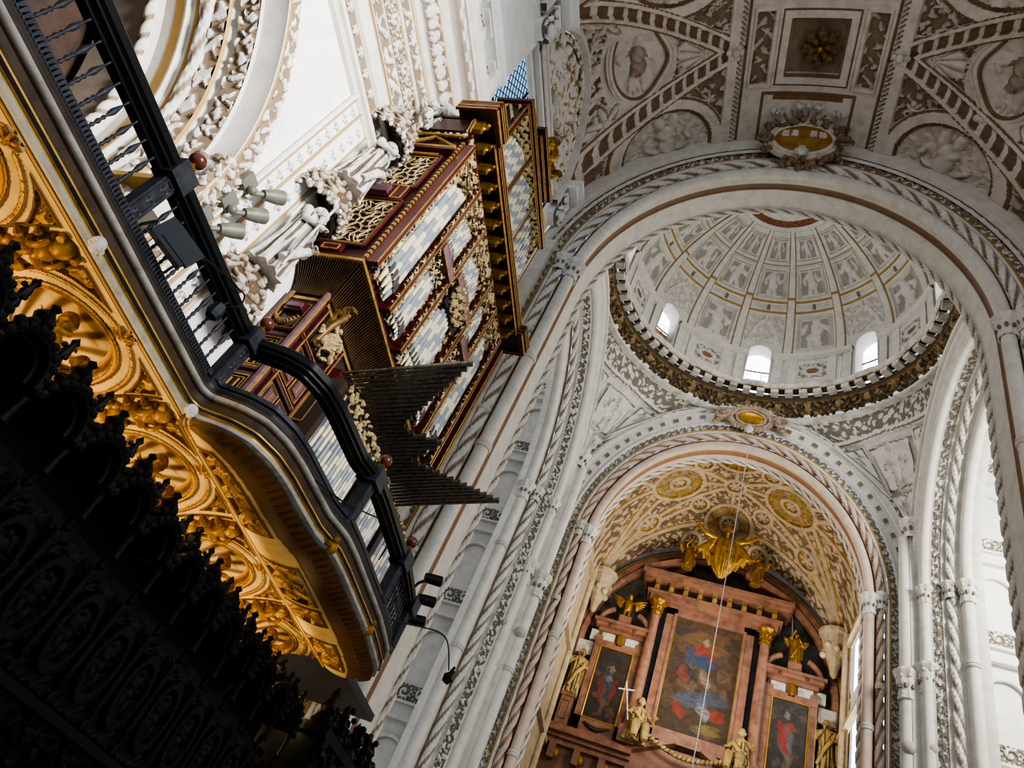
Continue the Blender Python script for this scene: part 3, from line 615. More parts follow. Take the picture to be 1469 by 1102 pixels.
# drum: sixteen bays, every other one with a window
DR = .42; ZD0, ZD1 = 24.0, 25.75
def onring(t, ins, z): return np.stack([(DA-ins)*np.cos(t), CY+(DB-ins)*np.sin(t), z+0*t], -1)
mb = MB(); nb = 44
for k in range(16):
    tc = PI/2+k*PI/8; t = (tc+np.linspace(-PI/16, PI/16, nb))[:, None]; loc = (np.linspace(-1, 1, nb)*1.13)[:, None]
    z = np.linspace(ZD0, ZD1+1.05 if k % 2 == 0 else ZD1, 36)[None, :]; P = onring(t+0*z, DR, z+0*t)
    if k % 2 == 0:
        xm, zm = loc+0*z, z+0*loc; c4 = lambda q: (q[1:, 1:]+q[:-1, :-1])/2
        inside = np.where(c4(zm) < 25.95, np.abs(c4(xm)) < .52, np.hypot(c4(xm), c4(zm)-25.95) < .52)
        mb.grid(P, .9, mask=~inside & (c4(zm) < 26.7))
        th = np.linspace(PI, 0, 20); fr = np.array([(-.52, ZD0)]+[(.52*math.cos(q), 25.95+.52*math.sin(q)) for q in th]+[(.52, ZD0)]); tt = tc+fr[:, 0]/1.13*PI/16
        for (i0, i1) in ((DR-.02, DR-.75),):
            mb.grid(np.stack([onring(tt, i0, fr[:, 1]), onring(tt, i1, fr[:, 1]+.0)], 1), 1)
        mb.tube(onring(tt, DR+.03, fr[:, 1]), .055, 8, a=1)
    else:
        x_, z_ = loc+0*z, z-24.85+0*loc; h = np.where((np.abs(x_) < .58) & (np.abs(z_) < .5), .1+.5*leafy(x_, z_, .4), .7)
        d = np.abs(np.hypot(x_/.34, z_/.24)-1); h = np.where(d < .25, 1, h); a = np.where((np.abs(x_) < .58) & (np.abs(z_) < .5), .2+.6*h, 1); a = np.where(np.hypot(x_/.26, z_/.17) < .8, -1, a)
        bxd = np.abs(np.maximum(np.abs(x_)-.62, np.abs(z_)-.55)); h = np.where(bxd < .06, 1.1, h); a = np.where(bxd < .06, 1, a)
        mb.relief(P, h, .07, a, flip=-1)
    for e in (-1, 1):                          # paired pilasters
        tp = tc+e*PI/16*.72; c, q = math.cos(tp), math.sin(tp); ta_ = unit(A_([-DA*q, DB*c, 0])); nn = A_([ta_[1], -ta_[0], 0])
        mb.obox(((DA-DR-.04)*c, CY+(DB-DR-.04)*q, 24.87), np.stack([ta_, nn, A_([0, 0, 1.])], 1), (.17, .07, .85), at=1)
P, a = ringgrid([(DR, 25.5, .8), (DR+.14, 25.55, .5), (DR+.14, 25.62, 1), (DR+.22, 25.66, 1), (DR+.24, 25.8, 1), (DR, 25.86, 1)], 640)
tt = np.linspace(0, 2*PI, 640, endpoint=False); off = np.abs(np.mod((tt-PI/2)/(PI/4)+.5, 1)-.5)*(PI/4)/(PI/16)*1.13
mk = np.broadcast_to(((off > .52) & (np.roll(off, -1) > .52))[:, None], (640, 5)); mb.grid(P, a, cu=True, mask=mk)
struct('trim_12', mb, 'dome')
# dome shell
n = 16*44; t = np.linspace(0, 2*PI, n, endpoint=False)[:, None]; v = np.linspace(0, 1, 130)[None, :]
el = v*1.36; rad = np.cos(el); P = np.stack([(DA-DR)*rad*np.cos(t), CY+(DB-DR)*rad*np.sin(t), 25.8+5.7*np.sin(el)+0*t], -1)
bay = np.mod((t-PI/2)/(PI/8)+.5, 1)-.5; kk = np.floor((t-PI/2)/(PI/8)+.5).astype(int) % 16
x = bay*2*1.13*rad; H = el*5.6; wid = 1.13*rad
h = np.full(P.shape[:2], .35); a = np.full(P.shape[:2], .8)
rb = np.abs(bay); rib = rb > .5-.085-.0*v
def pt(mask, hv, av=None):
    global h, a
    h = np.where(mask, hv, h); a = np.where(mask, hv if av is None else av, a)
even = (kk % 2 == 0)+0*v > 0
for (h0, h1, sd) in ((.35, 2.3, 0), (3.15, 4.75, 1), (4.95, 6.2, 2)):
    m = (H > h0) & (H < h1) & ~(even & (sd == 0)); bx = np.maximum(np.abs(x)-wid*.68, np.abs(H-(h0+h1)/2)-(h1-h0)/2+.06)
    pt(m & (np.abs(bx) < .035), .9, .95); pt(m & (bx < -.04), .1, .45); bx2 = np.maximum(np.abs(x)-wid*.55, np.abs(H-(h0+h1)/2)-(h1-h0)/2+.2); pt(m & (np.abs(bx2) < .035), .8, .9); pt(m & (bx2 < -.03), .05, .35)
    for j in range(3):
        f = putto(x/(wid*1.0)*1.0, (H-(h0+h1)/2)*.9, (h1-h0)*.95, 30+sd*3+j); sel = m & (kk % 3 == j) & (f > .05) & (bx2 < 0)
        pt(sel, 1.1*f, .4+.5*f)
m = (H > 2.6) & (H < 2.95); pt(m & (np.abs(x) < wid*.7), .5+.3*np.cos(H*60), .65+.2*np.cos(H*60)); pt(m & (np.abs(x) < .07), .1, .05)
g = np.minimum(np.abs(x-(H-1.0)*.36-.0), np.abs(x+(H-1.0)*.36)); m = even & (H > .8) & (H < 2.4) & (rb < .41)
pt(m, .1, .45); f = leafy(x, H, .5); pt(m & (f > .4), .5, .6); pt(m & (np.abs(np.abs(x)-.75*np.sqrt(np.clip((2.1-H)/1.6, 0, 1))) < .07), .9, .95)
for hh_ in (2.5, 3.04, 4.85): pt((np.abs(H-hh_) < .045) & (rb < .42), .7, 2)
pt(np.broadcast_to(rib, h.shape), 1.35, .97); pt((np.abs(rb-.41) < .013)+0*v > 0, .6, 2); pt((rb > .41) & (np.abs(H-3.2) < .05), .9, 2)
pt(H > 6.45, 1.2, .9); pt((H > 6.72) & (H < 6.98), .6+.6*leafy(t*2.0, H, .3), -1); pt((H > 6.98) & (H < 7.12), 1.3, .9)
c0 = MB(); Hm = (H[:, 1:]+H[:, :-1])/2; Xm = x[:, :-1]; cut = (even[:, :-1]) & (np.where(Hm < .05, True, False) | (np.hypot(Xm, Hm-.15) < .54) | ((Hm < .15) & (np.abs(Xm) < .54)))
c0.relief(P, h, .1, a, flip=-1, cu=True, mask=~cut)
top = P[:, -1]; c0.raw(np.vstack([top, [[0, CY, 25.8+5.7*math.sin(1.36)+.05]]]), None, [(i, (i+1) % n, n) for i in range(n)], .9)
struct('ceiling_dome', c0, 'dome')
c0 = MB()
for k in range(3): c0.ball((-.5+.5*k, CY+.6-.4*(k % 2), 31.3), .34, 10, a=.8 if k != 1 else 2, sc=(1.2, .8, .35))
struct('trim_13', c0, 'dome')
for k in range(8):                              # drum windows: pane, glazing bars
    tc = PI/2+k*PI/4; wn = tag(bpy.data.objects.new('window_%d' % (2+k), None), kind='structure'); C.objects.link(wn)
    th = np.linspace(PI, 0, 14); fr = np.array([(.56*math.cos(q), 25.95+.56*math.sin(q)) for q in th]); tt = tc+fr[:, 0]/1.13*PI/16
    up = onring(tt, DR-.6, fr[:, 1]); lo = onring(tt, DR-.6, np.full(14, ZD0-.1))
    MB().grid(np.stack([lo, (lo+up)/2, up], 1)).build('glass_pane', 'whiteglass', wn)
    mb = MB()
    mb.tube(onring(tc+np.linspace(-.52, .52, 5)/1.13*PI/16, DR-.55, np.full(5, 25.3)), .035, 6)
    mb.tube(onring(np.full(2, tc-.2/1.13*PI/16), DR-.56, np.array([24., 25.3])), .018, 5)
    for j in range(6): mb.tube(onring(tc+np.linspace(-.52, .52, 4)/1.13*PI/16, DR-.57, np.full(4, 24.2+.3*j)), .008, 4)
    mb.build('glazing_bar', 'lead', wn)
    if k == 1: MB().grid(np.stack([onring(tt, DR-.58, np.full(14, 23.9)), onring(tt, DR-.58, np.full(14, 25.25))], 1)).build('brick_sill_view', 'terracotta', wn)

# ------------------------------------------------------------------ presbytery: walls and gilded rib vault
mb = MB()
for s_ in (-1, 1):
    mb.grid(lerpgrid((s_*5.15, FY+.5, FZ), (s_*5.15, 29.2, FZ), (s_*5.15, 29.2, 17), (s_*5.15, FY+.5, 17), 30, 60), .8, mask=None if s_ < 0 else ~((np.arange(29)[:, None] > 9) & (np.arange(29)[:, None] < 20) & (np.arange(59)[None, :] > 30) & (np.arange(59)[None, :] < 56)))
    for z_ in (9.6, 12.9, 16.2): mb.box((s_*5.1-.12, FY+.7, z_), (s_*5.1+.12, 29, z_+.16), at=1)
    for yy in (24.0, 27.7): mb.tube([(s_*5.05, yy, FZ), (s_*5.05, yy, 16.8)], .13, 10, a=1)
struct('wall_presbytery', mb, 'gvault')
wn = tag(bpy.data.objects.new('window_10', None), kind='structure'); C.objects.link(wn)
MB().grid(lerpgrid((5.5, 23.6, 8), (5.5, 28.4, 8), (5.5, 28.4, 16.9), (5.5, 23.6, 16.9), 6, 10)).build('glass_pane', 'whiteglass', wn)
mb = MB()
for z_ in (10.2, 13.6): mb.box((5.2, 24, z_), (5.5, 28, z_+.5), at=.8)
mb.box((5.25, 25.9, 8), (5.4, 26.1, 17), at=.9); mb.build('stone_mullion', 'stone', wn)
x = np.linspace(-5.2, 5.2, 360)[:, None]; y = np.linspace(FY+.6, 29.15, 300)[None, :]; YC = 25.7; ym = (y-YC)/3.4
X, Y_ = x+0*y, y+0*x
zb = 16.3+5.1*np.sqrt(np.clip(1-(X/5.25)**2, 0, 1)); Z_ = zb-np.where(ym > 0, 1.0, .3)*ym**2+0*X
h = .2+.45*leafy(X, Y_, .5); a = .1+.7*leafy(X, Y_, .5)
d = np.full_like(X, 9.); g = np.full_like(X, 9.)
cs = [(0, YC)]+[(sx*2.35, YC-.1) for sx in (-1, 1)]+[(0, YC+2.2), (0, YC-2.1)]
for sx in (-1, 1):
    for sy_ in (-1, 1):
        for (tx, ty) in ((0, YC), (0, YC+sy_*2.2), (sx*2.35, YC), (sx*1.4, YC+sy_*1.35), (sx*3.4, YC+sy_*.3)): d = np.minimum(d, segd(X, Y_, (sx*5.1, YC+sy_*2.9), (tx, ty)))
d = np.minimum(d, np.minimum(segd(X, Y_, (0, YC-3), (0, YC+3.4)), segd(X, Y_, (-5, YC), (5, YC))))
rings = [(0, YC, .42)]+[(cx, cy_, 1.02) for cx, cy_ in cs[1:]]+[(cx, cy_, .36) for cx, cy_ in cs[1:]]+[(sx*1.38, YC+sy_*1.33, .38) for sx in (-1, 1) for sy_ in (-1, 1)]+[(sx*3.4, YC+sy_*2.0, .42) for sx in (-1, 1) for sy_ in (-1, 1)]+[(sx*1.5, YC+3.2, .4) for sx in (-1, 1)]
h = np.where(d < .09, 1., h); a = np.where(d < .09, 1., a); a = np.where((d > .09) & (d < .13), 2, a)
for cx, cy_, r in rings:
    rr = np.hypot(X-cx, Y_-cy_)
    if r < .5: m = rr < r; h = np.where(m, .3+.7*rosette(X-cx, Y_-cy_, r*.9, 6), h); a = np.where(m, .2+.8*rosette(X-cx, Y_-cy_, r*.9, 6), a)
    else:
        m = (rr < r) & (rr > .36); h = np.where(m, .2+.8*leafy(X, Y_, .4, 4), h); a = np.where(m, np.where(leafy(X, Y_, .4, 4) > .55, 2, .4), a); q4 = np.minimum(np.abs(X-cx), np.abs(Y_-cy_)); h = np.where(m & (q4 < .06), 1, h); a = np.where(m & (q4 < .06), 2, a)
    m = np.abs(rr-r) < .085; h = np.where(m, 1.15, h); a = np.where(m, 1., a); a = np.where(np.abs(rr-r+.11) < .035, 2, a)
gv = MB().relief(np.stack([X, Y_, Z_], -1), h, .13, a, flip=-1)
struct('ceiling_presbytery', gv, 'gvault')
mb = MB(); mb.grid(lerpgrid((-5.4, 29.32, FZ), (5.4, 29.32, FZ), (5.4, 29.32, 21.6), (-5.4, 29.32, 21.6), 6, 12), .0); struct('wall_back', mb, 'stone')
lamp('presbytery fill', 'AREA', (0, 24.2, 11), 470, (1, .9, .76), (0, 27, 20), 3)  # added fill to lift the presbytery, no real fitting
lamp('nave window light', 'AREA', (7.5, -1.0, 9.5), 500, (1, .98, .95), (-6, 2.6, 8.2), 4, spread=.95)
lamp('transept fill', 'AREA', (10.5, 14.5, 16), 1200, (1, .95, .82), (8, 21, 14), 3)  # added warm fill that brightens the right transept arm
lamp('crossing fill', 'POINT', (0, 17.0, 24.2), 330, (1, .985, .96), size=1.2)  # added soft point fill standing in for bounced light under the dome
# ------------------------------------------------------------------ figures
def hand(mb, p, d, s):
    p = A_(p, float); d = unit(A_(d, float)); q = unit(np.cross(d, [0, .3, 1.])); n = np.cross(q, d)
    mb.ball(p, .024*s, 8, sc=(1.1, 1, 1.1))
    for k, L in enumerate((.034, .042, .045, .038)):
        b = p+q*(k-1.5)*.011*s+d*.014*s; mb.tube([b, b+d*L*.55*s, b+d*L*s-n*.012*s], [.007*s, .0065*s, .005*s], 6)
    mb.tube([p-q*.018*s, p-q*.034*s+d*.02*s, p-q*.034*s+d*.034*s], [.008*s, .007*s, .005*s], 6)
def head(mb, o, s, beard=False, hair=True, turn=0.):
    o = A_(o, float); c, q = math.cos(turn), math.sin(turn); f = lambda x, y, z: o+A_([x*c-y*q, x*q+y*c, z])*s
    mb.ball(f(0, 0, 0), .062*s, 14, sc=(1.0, .84, 1.2)); mb.ball(f(.058, 0, -.006), .014*s, 6, sc=(1, .7, 1.6)); mb.ball(f(.05, 0, -.038), .016*s, 6, sc=(.8, 1.2, .6))
    for e in (-1, 1): mb.ball(f(.046, e*.022, .012), .012*s, 6); mb.ball(f(-.002, e*.054, -.004), .014*s, 6, sc=(.8, .5, 1.3))
    if hair:
        mb.ball(f(-.018, 0, .022), .066*s, 12, sc=(1, .95, 1.05))
        for k in range(7): an = PI*.5+PI*k/6; mb.ball(f(.055*math.cos(an), .055*math.sin(an), .0-.01*(k % 2)), .026*s, 7)
    if beard:
        for k in range(3): mb.ball(f(.04-.006*k, 0, -.062-.03*k), (.034-.006*k)*s, 8)
def robe(mb, pr, seed, n=64, lean=(0, 0), folds=.115):
    rg = np.random.default_rng(seed); p1, p2 = rg.uniform(0, 6, 2); pr = A_(pr); zz = np.linspace(0, 1, 36); Z = np.interp(zz, np.linspace(0, 1, len(pr)), pr[:, 0])
    rx = np.interp(Z, pr[:, 0], pr[:, 1]); ry = np.interp(Z, pr[:, 0], pr[:, 2]); th = np.linspace(0, 2*PI, n, endpoint=False)
    k = (Z.max()-Z)/Z.max(); mod = 1+folds*np.sqrt(k)[:, None]*(np.sin(9*th+p1+3*Z[:, None])+.6*np.sin(15*th+p2-4*Z[:, None]))
    P = np.stack([rx[:, None]*mod*np.cos(th)+lean[0]*Z[:, None]**2, ry[:, None]*mod*np.sin(th)+lean[1]*Z[:, None]**2, np.repeat(Z[:, None], n, 1)], -1)
    mb.grid(P, cv=True); mb.raw(np.vstack([P[0], [[0, 0, 0]]]), None, [((j+1) % n, j, n) for j in range(n)]); mb.raw(np.vstack([P[-1], P[-1].mean(0)[None]]), None, [(j, (j+1) % n, n) for j in range(n)])
def wing(mb, o, e, s=1.):
    for k in range(8):
        an = .5+k*.2; L = (.42-.03*k)*s; a = A_(o)+A_([-.03, e*.02*k, 0]); b = a+A_([-.1, e*math.cos(an-.4)*.8, math.sin(.9-an)*.9])*L
        mb.tube([a, (a+b)/2+A_([-.01, 0, .02]), b], [.02*s, .034*s, .012*s], 7)
def figure(kind, seed=0, voxel=.008):
    mb = MB(); s = 1.
    if kind in ('saint', 'bishop', 'angel', 'woman'):
        robe(mb, [(0, .15, .16), (.12, .135, .14), (.3, .125, .135), (.5, .1, .125), (.6, .1, .13), (.72, .095, .15), (.79, .08, .135), (.83, .05, .06), (.87, .038, .04)], seed, lean=(.02, .03*(1 if seed % 2 else -1)))
        lx, ly = .02*.7, .03*(1 if seed % 2 else -1)*.7
        mb.tube([(.11, -.12+ly, .12), (.12, -.02, .4), (.1, .1, .6), (.02, .14, .76)], [.035, .04, .045, .04], 8); mb.tube([(-.02, .15, .76), (-.06, .17, .5), (-.05, .18, .2)], [.04, .06, .05], 8)
        head(mb, (.03+lx, ly*1.3, .925), 1, kind in ('saint', 'bishop'), True, .4*(1 if seed % 2 else -1))
        if kind == 'bishop': mb.lathe([(.07, 0), (.075, .06), (.05, .13), (.0, .17)], 10, (.01, ly, .96))
        up = kind == 'angel'
        A = [(0, .13+ly, .77), (.06, .18, .6), (.13, .08, .6 if not up else .74)]; B = [(0, -.13+ly, .77), (.04, -.19, .62 if not up else .82), (.13, -.1, .7 if not up else .98)]
        for q in (A, B): mb.tube(q, [.042, .036, .022], 9); mb.ball(q[0], .045, 8); hand(mb, A_(q[2])+unit(A_(q[2])-A_(q[1]))*.02, A_(q[2])-A_(q[1]), 1.1)
        if kind == 'bishop': mb.box((.16, .1, .6), (.2, .2, .74))
        if seed % 2 == 0 and kind != 'woman': mb.tube([(.17, -.18, 0), (.16, -.18, .95)], .012, 6)
        if up:
            for e in (-1, 1): wing(mb, (-.06, e*.05, .74), e, 1.)
    elif kind == 'seated':
        robe(mb, [(0, .17, .2), (.1, .16, .18), (.25, .13, .16), (.36, .12, .14), (.5, .09, .13), (.6, .07, .1), (.64, .04, .045), (.68, .034, .034)], seed, folds=.16)
        for e in (-1, 1): mb.tube([(.02, e*.07, .22), (.26, e*.09, .24), (.28, e*.1, .04), (.3, e*.1, 0)], [.09, .08, .06, .05], 12)
        P = lerpgrid((.26, -.17, .3), (.26, .17, .3), (.33, .2, .0), (.33, -.2, .0), 30, 14); y = P[..., 1]; P[..., 0] += .03*np.sin(y*60+5*P[..., 2]); P2 = P.copy(); P2[..., 0] -= .06
        mb.grid(P); mb.grid(P2[::-1]); mb.tube(P[:, 0], .02, 6)
        head(mb, (.02, 0, .735), 1, False, True, .5)
        for e, q in ((1, [(0, .13, .56), (.05, .24, .46), (.16, .26, .5)]), (-1, [(0, -.13, .56), (.06, -.22, .44), (.18, -.2, .4)])):
            mb.tube(q, [.044, .038, .025], 9); mb.ball(q[0], .05, 8); hand(mb, q[2], A_(q[2])-A_(q[1]), 1.1)
        mb.tube([(.1, -.1, .5), (.12, 0, .4), (.05, .13, .36)], .035, 8)
    elif kind == 'putto':
        mb.ball((0, 0, .42), .13, 12, sc=(.9, 1, 1.4)); mb.ball((.03, 0, .3), .13, 12); head(mb, (.02, 0, .72), 1.75, False, True, .2*seed)
        mb.tube([(0, 0, .55), (.02, 0, .66)], .06, 8)
        for e in (-1, 1):
            mb.tube([(0, e*.12, .52), (.1, e*.22, .45), (.2, e*.14, .5)], [.06, .05, .035], 8); hand(mb, (.22, e*.13, .5), (1, -e*.3, .2), 1.3)
            mb.tube([(.03, e*.08, .25), (.16, e*.13, .16), (.14, e*.12, 0), (.2, e*.12, -.01)], [.09, .075, .05, .035], 10)
        for e in (-1, 1): wing(mb, (-.08, e*.05, .5), e, .8)
    elif kind == 'father':
        robe(mb, [(0, .03, .04), (.15, .12, .16), (.35, .16, .22), (.6, .14, .22), (.75, .1, .17), (.82, .05, .06), (.86, .04, .04)], 3, folds=.13)
        head(mb, (.05, 0, .93), 1.15, True, True)
        for e in (-1, 1):
            q = [(0, e*.17, .74), (.06, e*.38, .78), (.1, e*.55, .9)]; mb.tube(q, [.06, .05, .03], 9); hand(mb, q[2], A_(q[2])-A_(q[1]), 1.2)
            for k in range(5): mb.tube([(0, e*.2, .7), (.02, e*(.3+.04*k), .45), (-.02, e*(.1+.12*k), .1+.1*k)], [.06, .05, .02], 8)
    elif kind == 'eagle':
        mb.ball((0, 0, .45), .17, 14, sc=(.9, .8, 1.5)); mb.ball((.06, 0, .78), .09, 10); mb.tube([(.12, 0, .8), (.2, 0, .78), (.22, 0, .72)], [.04, .03, .01], 8); mb.tube([(0, 0, .62), (.04, 0, .74)], .08, 10)
        for e in (-1, 1): wing(mb, (-.02, e*.1, .6), e, 1.5); mb.tube([(.02, e*.07, .28), (.06, e*.08, .0)], [.06, .03], 8); [mb.tube([(.06, e*.08, .02), (.14, e*.08+q*.04, .0)], [.02, .008], 6) for q in (-1, 0, 1)]
        for k in range(-2, 3): mb.tube([(-.08, 0, .25), (-.25, k*.06, .02)], [.05, .03], 7)
    me = mb.mesh('figure_raw', 'gilded'); o = bpy.data.objects.new('tmp', me); C.objects.link(o)
    r = o.modifiers.new('r', 'REMESH'); r.mode = 'VOXEL'; r.voxel_size = voxel*S; r.use_smooth_shade = True
    q = o.modifiers.new('s', 'SMOOTH'); q.factor = .5; q.iterations = 2
    bpy.context.view_layer.update(); dg = bpy.context.evaluated_depsgraph_get(); res = bpy.data.meshes.new_from_object(o.evaluated_get(dg)); bpy.data.objects.remove(o)
    res.name = kind
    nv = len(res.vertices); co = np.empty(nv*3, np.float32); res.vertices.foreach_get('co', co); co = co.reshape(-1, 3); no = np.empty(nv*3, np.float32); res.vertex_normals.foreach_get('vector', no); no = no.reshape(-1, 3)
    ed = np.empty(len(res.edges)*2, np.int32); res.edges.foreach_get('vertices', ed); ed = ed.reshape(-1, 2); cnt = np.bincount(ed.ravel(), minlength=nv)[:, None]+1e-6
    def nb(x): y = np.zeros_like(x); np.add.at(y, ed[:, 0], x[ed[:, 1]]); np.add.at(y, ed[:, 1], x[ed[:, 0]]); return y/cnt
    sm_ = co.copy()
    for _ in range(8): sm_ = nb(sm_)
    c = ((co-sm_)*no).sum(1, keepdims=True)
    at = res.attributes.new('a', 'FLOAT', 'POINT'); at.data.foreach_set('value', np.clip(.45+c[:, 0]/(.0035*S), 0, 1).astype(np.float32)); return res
FIG = {}
def place_fig(name, kind, seed, loc, h, rz, material, label, cat='statue', group=None, parent=None, tilt=0.):
    key = (kind, seed, material)
    if key not in FIG:
        me = figure(kind, seed); me.materials.clear(); me.materials.append(M[material]); FIG[key] = me
    o = bpy.data.objects.new(name, FIG[key]); C.objects.link(o); o.rotation_euler = (0, tilt, rz); o.scale = (h,)*3 if np.ndim(h) == 0 else h
    l = A_(loc, float)
    if parent is not None: o.parent = parent; r = parent; 
    if parent is not None:
        off = A_([0., 0, 0])
        while r is not None: off = off+A_(r.location)/S; r = r.parent
        l = l-off
    o.location = l*S
    return tag(o, label, cat if parent is None else None, group)

# ------------------------------------------------------------------ gallery over the choir stalls
GY = np.array([-1.2, 0, 1.2, 2.4, 3.3, 3.66, 3.74, 3.77, 3.80, 3.9, 4.11, 4.35, 4.62, 5.0, 5.17, 5.3, 5.6, 6.0, 6.43, 6.7, 6.8, 7.1, 7.47, 7.75])
GX = np.array([-4.0, -4.0, -4.0, -4.0, -4.0, -4.0, -3.95, -3.8, -3.66, -3.48, -3.36, -3.31, -3.29, -3.26, -3.2, -3.16, -3.15, -3.16, -3.17, -3.18, -3.19, -3.22, -3.27, -3.38])
def dense(P, n):
    L = np.concatenate([[0], np.cumsum(np.linalg.norm(np.diff(P, axis=0), axis=1))]); t = np.linspace(0, L[-1], n); return np.stack([np.interp(t, L, P[:, i]) for i in range(P.shape[1])], 1)
EDGE = dense(np.stack([GX, GY], 1), 420)
for _ in range(3): EDGE[1:-1] = (EDGE[:-2]+2*EDGE[1:-1]+EDGE[2:])/4
def edge_sweep(mb, prof, m=0, sub=None, fn=None):   # prof: (offset outwards, z, tone)
    E = EDGE if sub is None else EDGE[sub]
    t = unit(np.gradient(E, axis=0)); nrm = np.stack([t[:, 1], -t[:, 0]], 1); p = A_(prof, float)
    P = np.zeros((len(E), len(p), 3)); P[..., :2] = E[:, None, :]+p[:, 0][None, :, None]*nrm[:, None, :]; P[..., 2] = p[:, 1]
    mb.grid(P, np.broadcast_to(p[:, 2], P.shape[:2]).copy(), m)
M['gmould'] = mat('gallery_moulding', '#a9a7a2', '#4a3b2c', gold='#c9a040', accent='#1d1c20', rough=.45, dirt=.25, dscale=5)
gal = thing('organ_gallery', 'curved organ gallery with ochre and gold coved underside above the dark choir stalls', 'gallery', (-4.2, 3.5, 1.5))
mb = MB()
edge_sweep(mb, [(-.12, 2.66, .2), (-.03, 2.665, .9), (-.0, 2.68, 1), (.0, 2.71, 1), (-.02, 2.715, 2), (-.02, 2.74, 2), (.0, 2.745, .0), (.015, 2.762, .0), (.015, 2.765, 2), (.015, 2.775, 2), (-.01, 2.78, .05), (-.03, 2.82, .05), (-.02, 2.868, .1), (.015, 2.885, .5), (.025, 2.9, .75), (.025, 2.915, .6), (.01, 2.925, .1), (.02, 2.95, -.6), (.02, 2.975, -.6), (-.3, 2.98, -.6)])
mb.build('cornice', 'gmould', gal)
NB = [.1, 1.53, 2.96, 4.42, 5.87, 7.3]; CB = [-.6, .82, 2.24, 3.72, 5.22, 6.66]
n1, n2 = 900, 220; yv = np.linspace(-1.2, 7.7, n1)[:, None]; sv = np.linspace(0, 1.75, n2)[None, :]
th = np.clip(sv/1.75, 0, 1)*1.45; Xc = -4.03-1.25*np.sin(th)+0*yv; Zc = 2.685-.95*(1-np.cos(th))+0*yv; Yc = yv+0*sv; Sv = sv+0*yv
k = np.abs(Yc[..., None]-A_(NB)).argmin(-1); dy = Yc-A_(NB)[k]; R = np.hypot(dy, Sv-.7); R = np.where(Sv > .7, np.abs(dy), R)
h = np.full_like(Yc, .6); a = np.full_like(Yc, .9)
for rr_, w_, hv, av in ((.6, .014, .8, .1), (.575, .01, .9, 2), (.49, .012, .3, .0), (.46, .016, .9, 2)): m_ = np.abs(R-rr_) < w_; h = np.where(m_, hv, h); a = np.where(m_, av, a)
inn = R < .43; dep = np.sqrt(np.clip(1-(R/.43)**2, 0, 1)); fl = .5+.5*np.cos(22*np.arctan2(dy, np.maximum(1.0-Sv, .01)))
h = np.where(inn, -dep*3.2+.7*fl*(R < .38), h); a = np.where(inn, np.where(R > .38, 2, .1+.75*fl), a)
spn = (R > .645) & (Sv > .085) & (Sv < .72) & (np.abs(dy) < .575) & (np.hypot(dy, Sv-.1) > .13); f = leafy(Yc, Sv, .22); h = np.where(spn, .2+.9*f*(R > .68), h); a = np.where(spn, np.where((f > .4) & (R > .68), 2, .25), a)
spf = spn & ((R < .665) | (Sv < .105) | (np.abs(dy) > .555)); h = np.where(spf, .95, h); a = np.where(spf, .1, a)
rs = rosette(dy, Sv-.1, .085, 6); h = np.where(np.hypot(dy, Sv-.1) < .09, .4+.9*rs, h); a = np.where(rs > .05, 2, a)
kc = np.abs(Yc[..., None]-A_(CB)).argmin(-1); dc = np.abs(Yc-A_(CB)[kc]); m_ = np.abs(dc-.15) < .015; h = np.where(m_ & (Sv > .1), .9, h); a = np.where(m_ & (Sv > .1), -1, a)
a = np.where(Sv < .02, 2, np.where(Sv < .035, .0, a))
MB().relief(np.stack([Xc, Yc, Zc], -1), h, .045, a, flip=-1).build('coved_soffit', 'cove', gal)
# flat underside of the bulging part
i0 = np.where(EDGE[:, 1] > 3.72)[0][0]; E = dense(EDGE[i0:], 300); q = np.linspace(0, 1, 70)[None, :]
Yb = E[:, 1:2]*(1-0*q)+0*q; Xb = -4.03*(1-q)+(E[:, :1]-.06)*q; Zb = 2.665-.1*np.sin(PI*q)**.7*(E[:, :1]+4.03)/.85
W = Xb+4.03; WW = np.maximum(E[:, :1]+3.97, .02)+0*q; h = np.full_like(Yb, .5); a = np.full_like(Yb, .75)
pan = np.zeros_like(Yb, bool); pe = np.zeros_like(pan)
for (a0, a1) in ((3.98, 5.02), (5.42, 6.1), (6.15, 6.5), (6.85, 7.55)):
    b_ = np.minimum(np.minimum(Yb-a0, a1-Yb), np.minimum(W-.1, WW-.28-W)); pan |= b_ > 0; pe |= (b_ > 0) & (b_ < .035)
f = leafy(Yb, Xb, .32, 2); h = np.where(pan, .1+.9*f, h); a = np.where(pan, np.where(f > .4, 2, .2), a); h = np.where(pe, .8, h); a = np.where(pe, .05, a)
m_ = WW-W < .25; h = np.where(m_, .3+.5*dent(Yb, .09)*(WW-W < .12), h); a = np.where(m_, .15, a); m_ = W < .05; h = np.where(m_, 1, h); a = np.where(m_, .1, a); m_ = (W > .05) & (W < .075); a = np.where(m_, 2, a)
MB().relief(np.stack([Xb, Yb, Zb], -1), h, .05, a, flip=1).build('bulging_soffit', 'cove', gal)
mb = MB(); mb.box((-5.6, -1.2, 2.87), (-4.1, 10, 2.97)); g2 = np.stack([np.stack([EDGE[:, 0]-.1, EDGE[:, 1], 0*EDGE[:, 0]+2.96], 1), np.stack([0*EDGE[:, 0]-4.3, EDGE[:, 1], 0*EDGE[:, 0]+2.96], 1)], 1); mb.grid(g2)
mb.build('floor_slab', 'irongrey', gal)
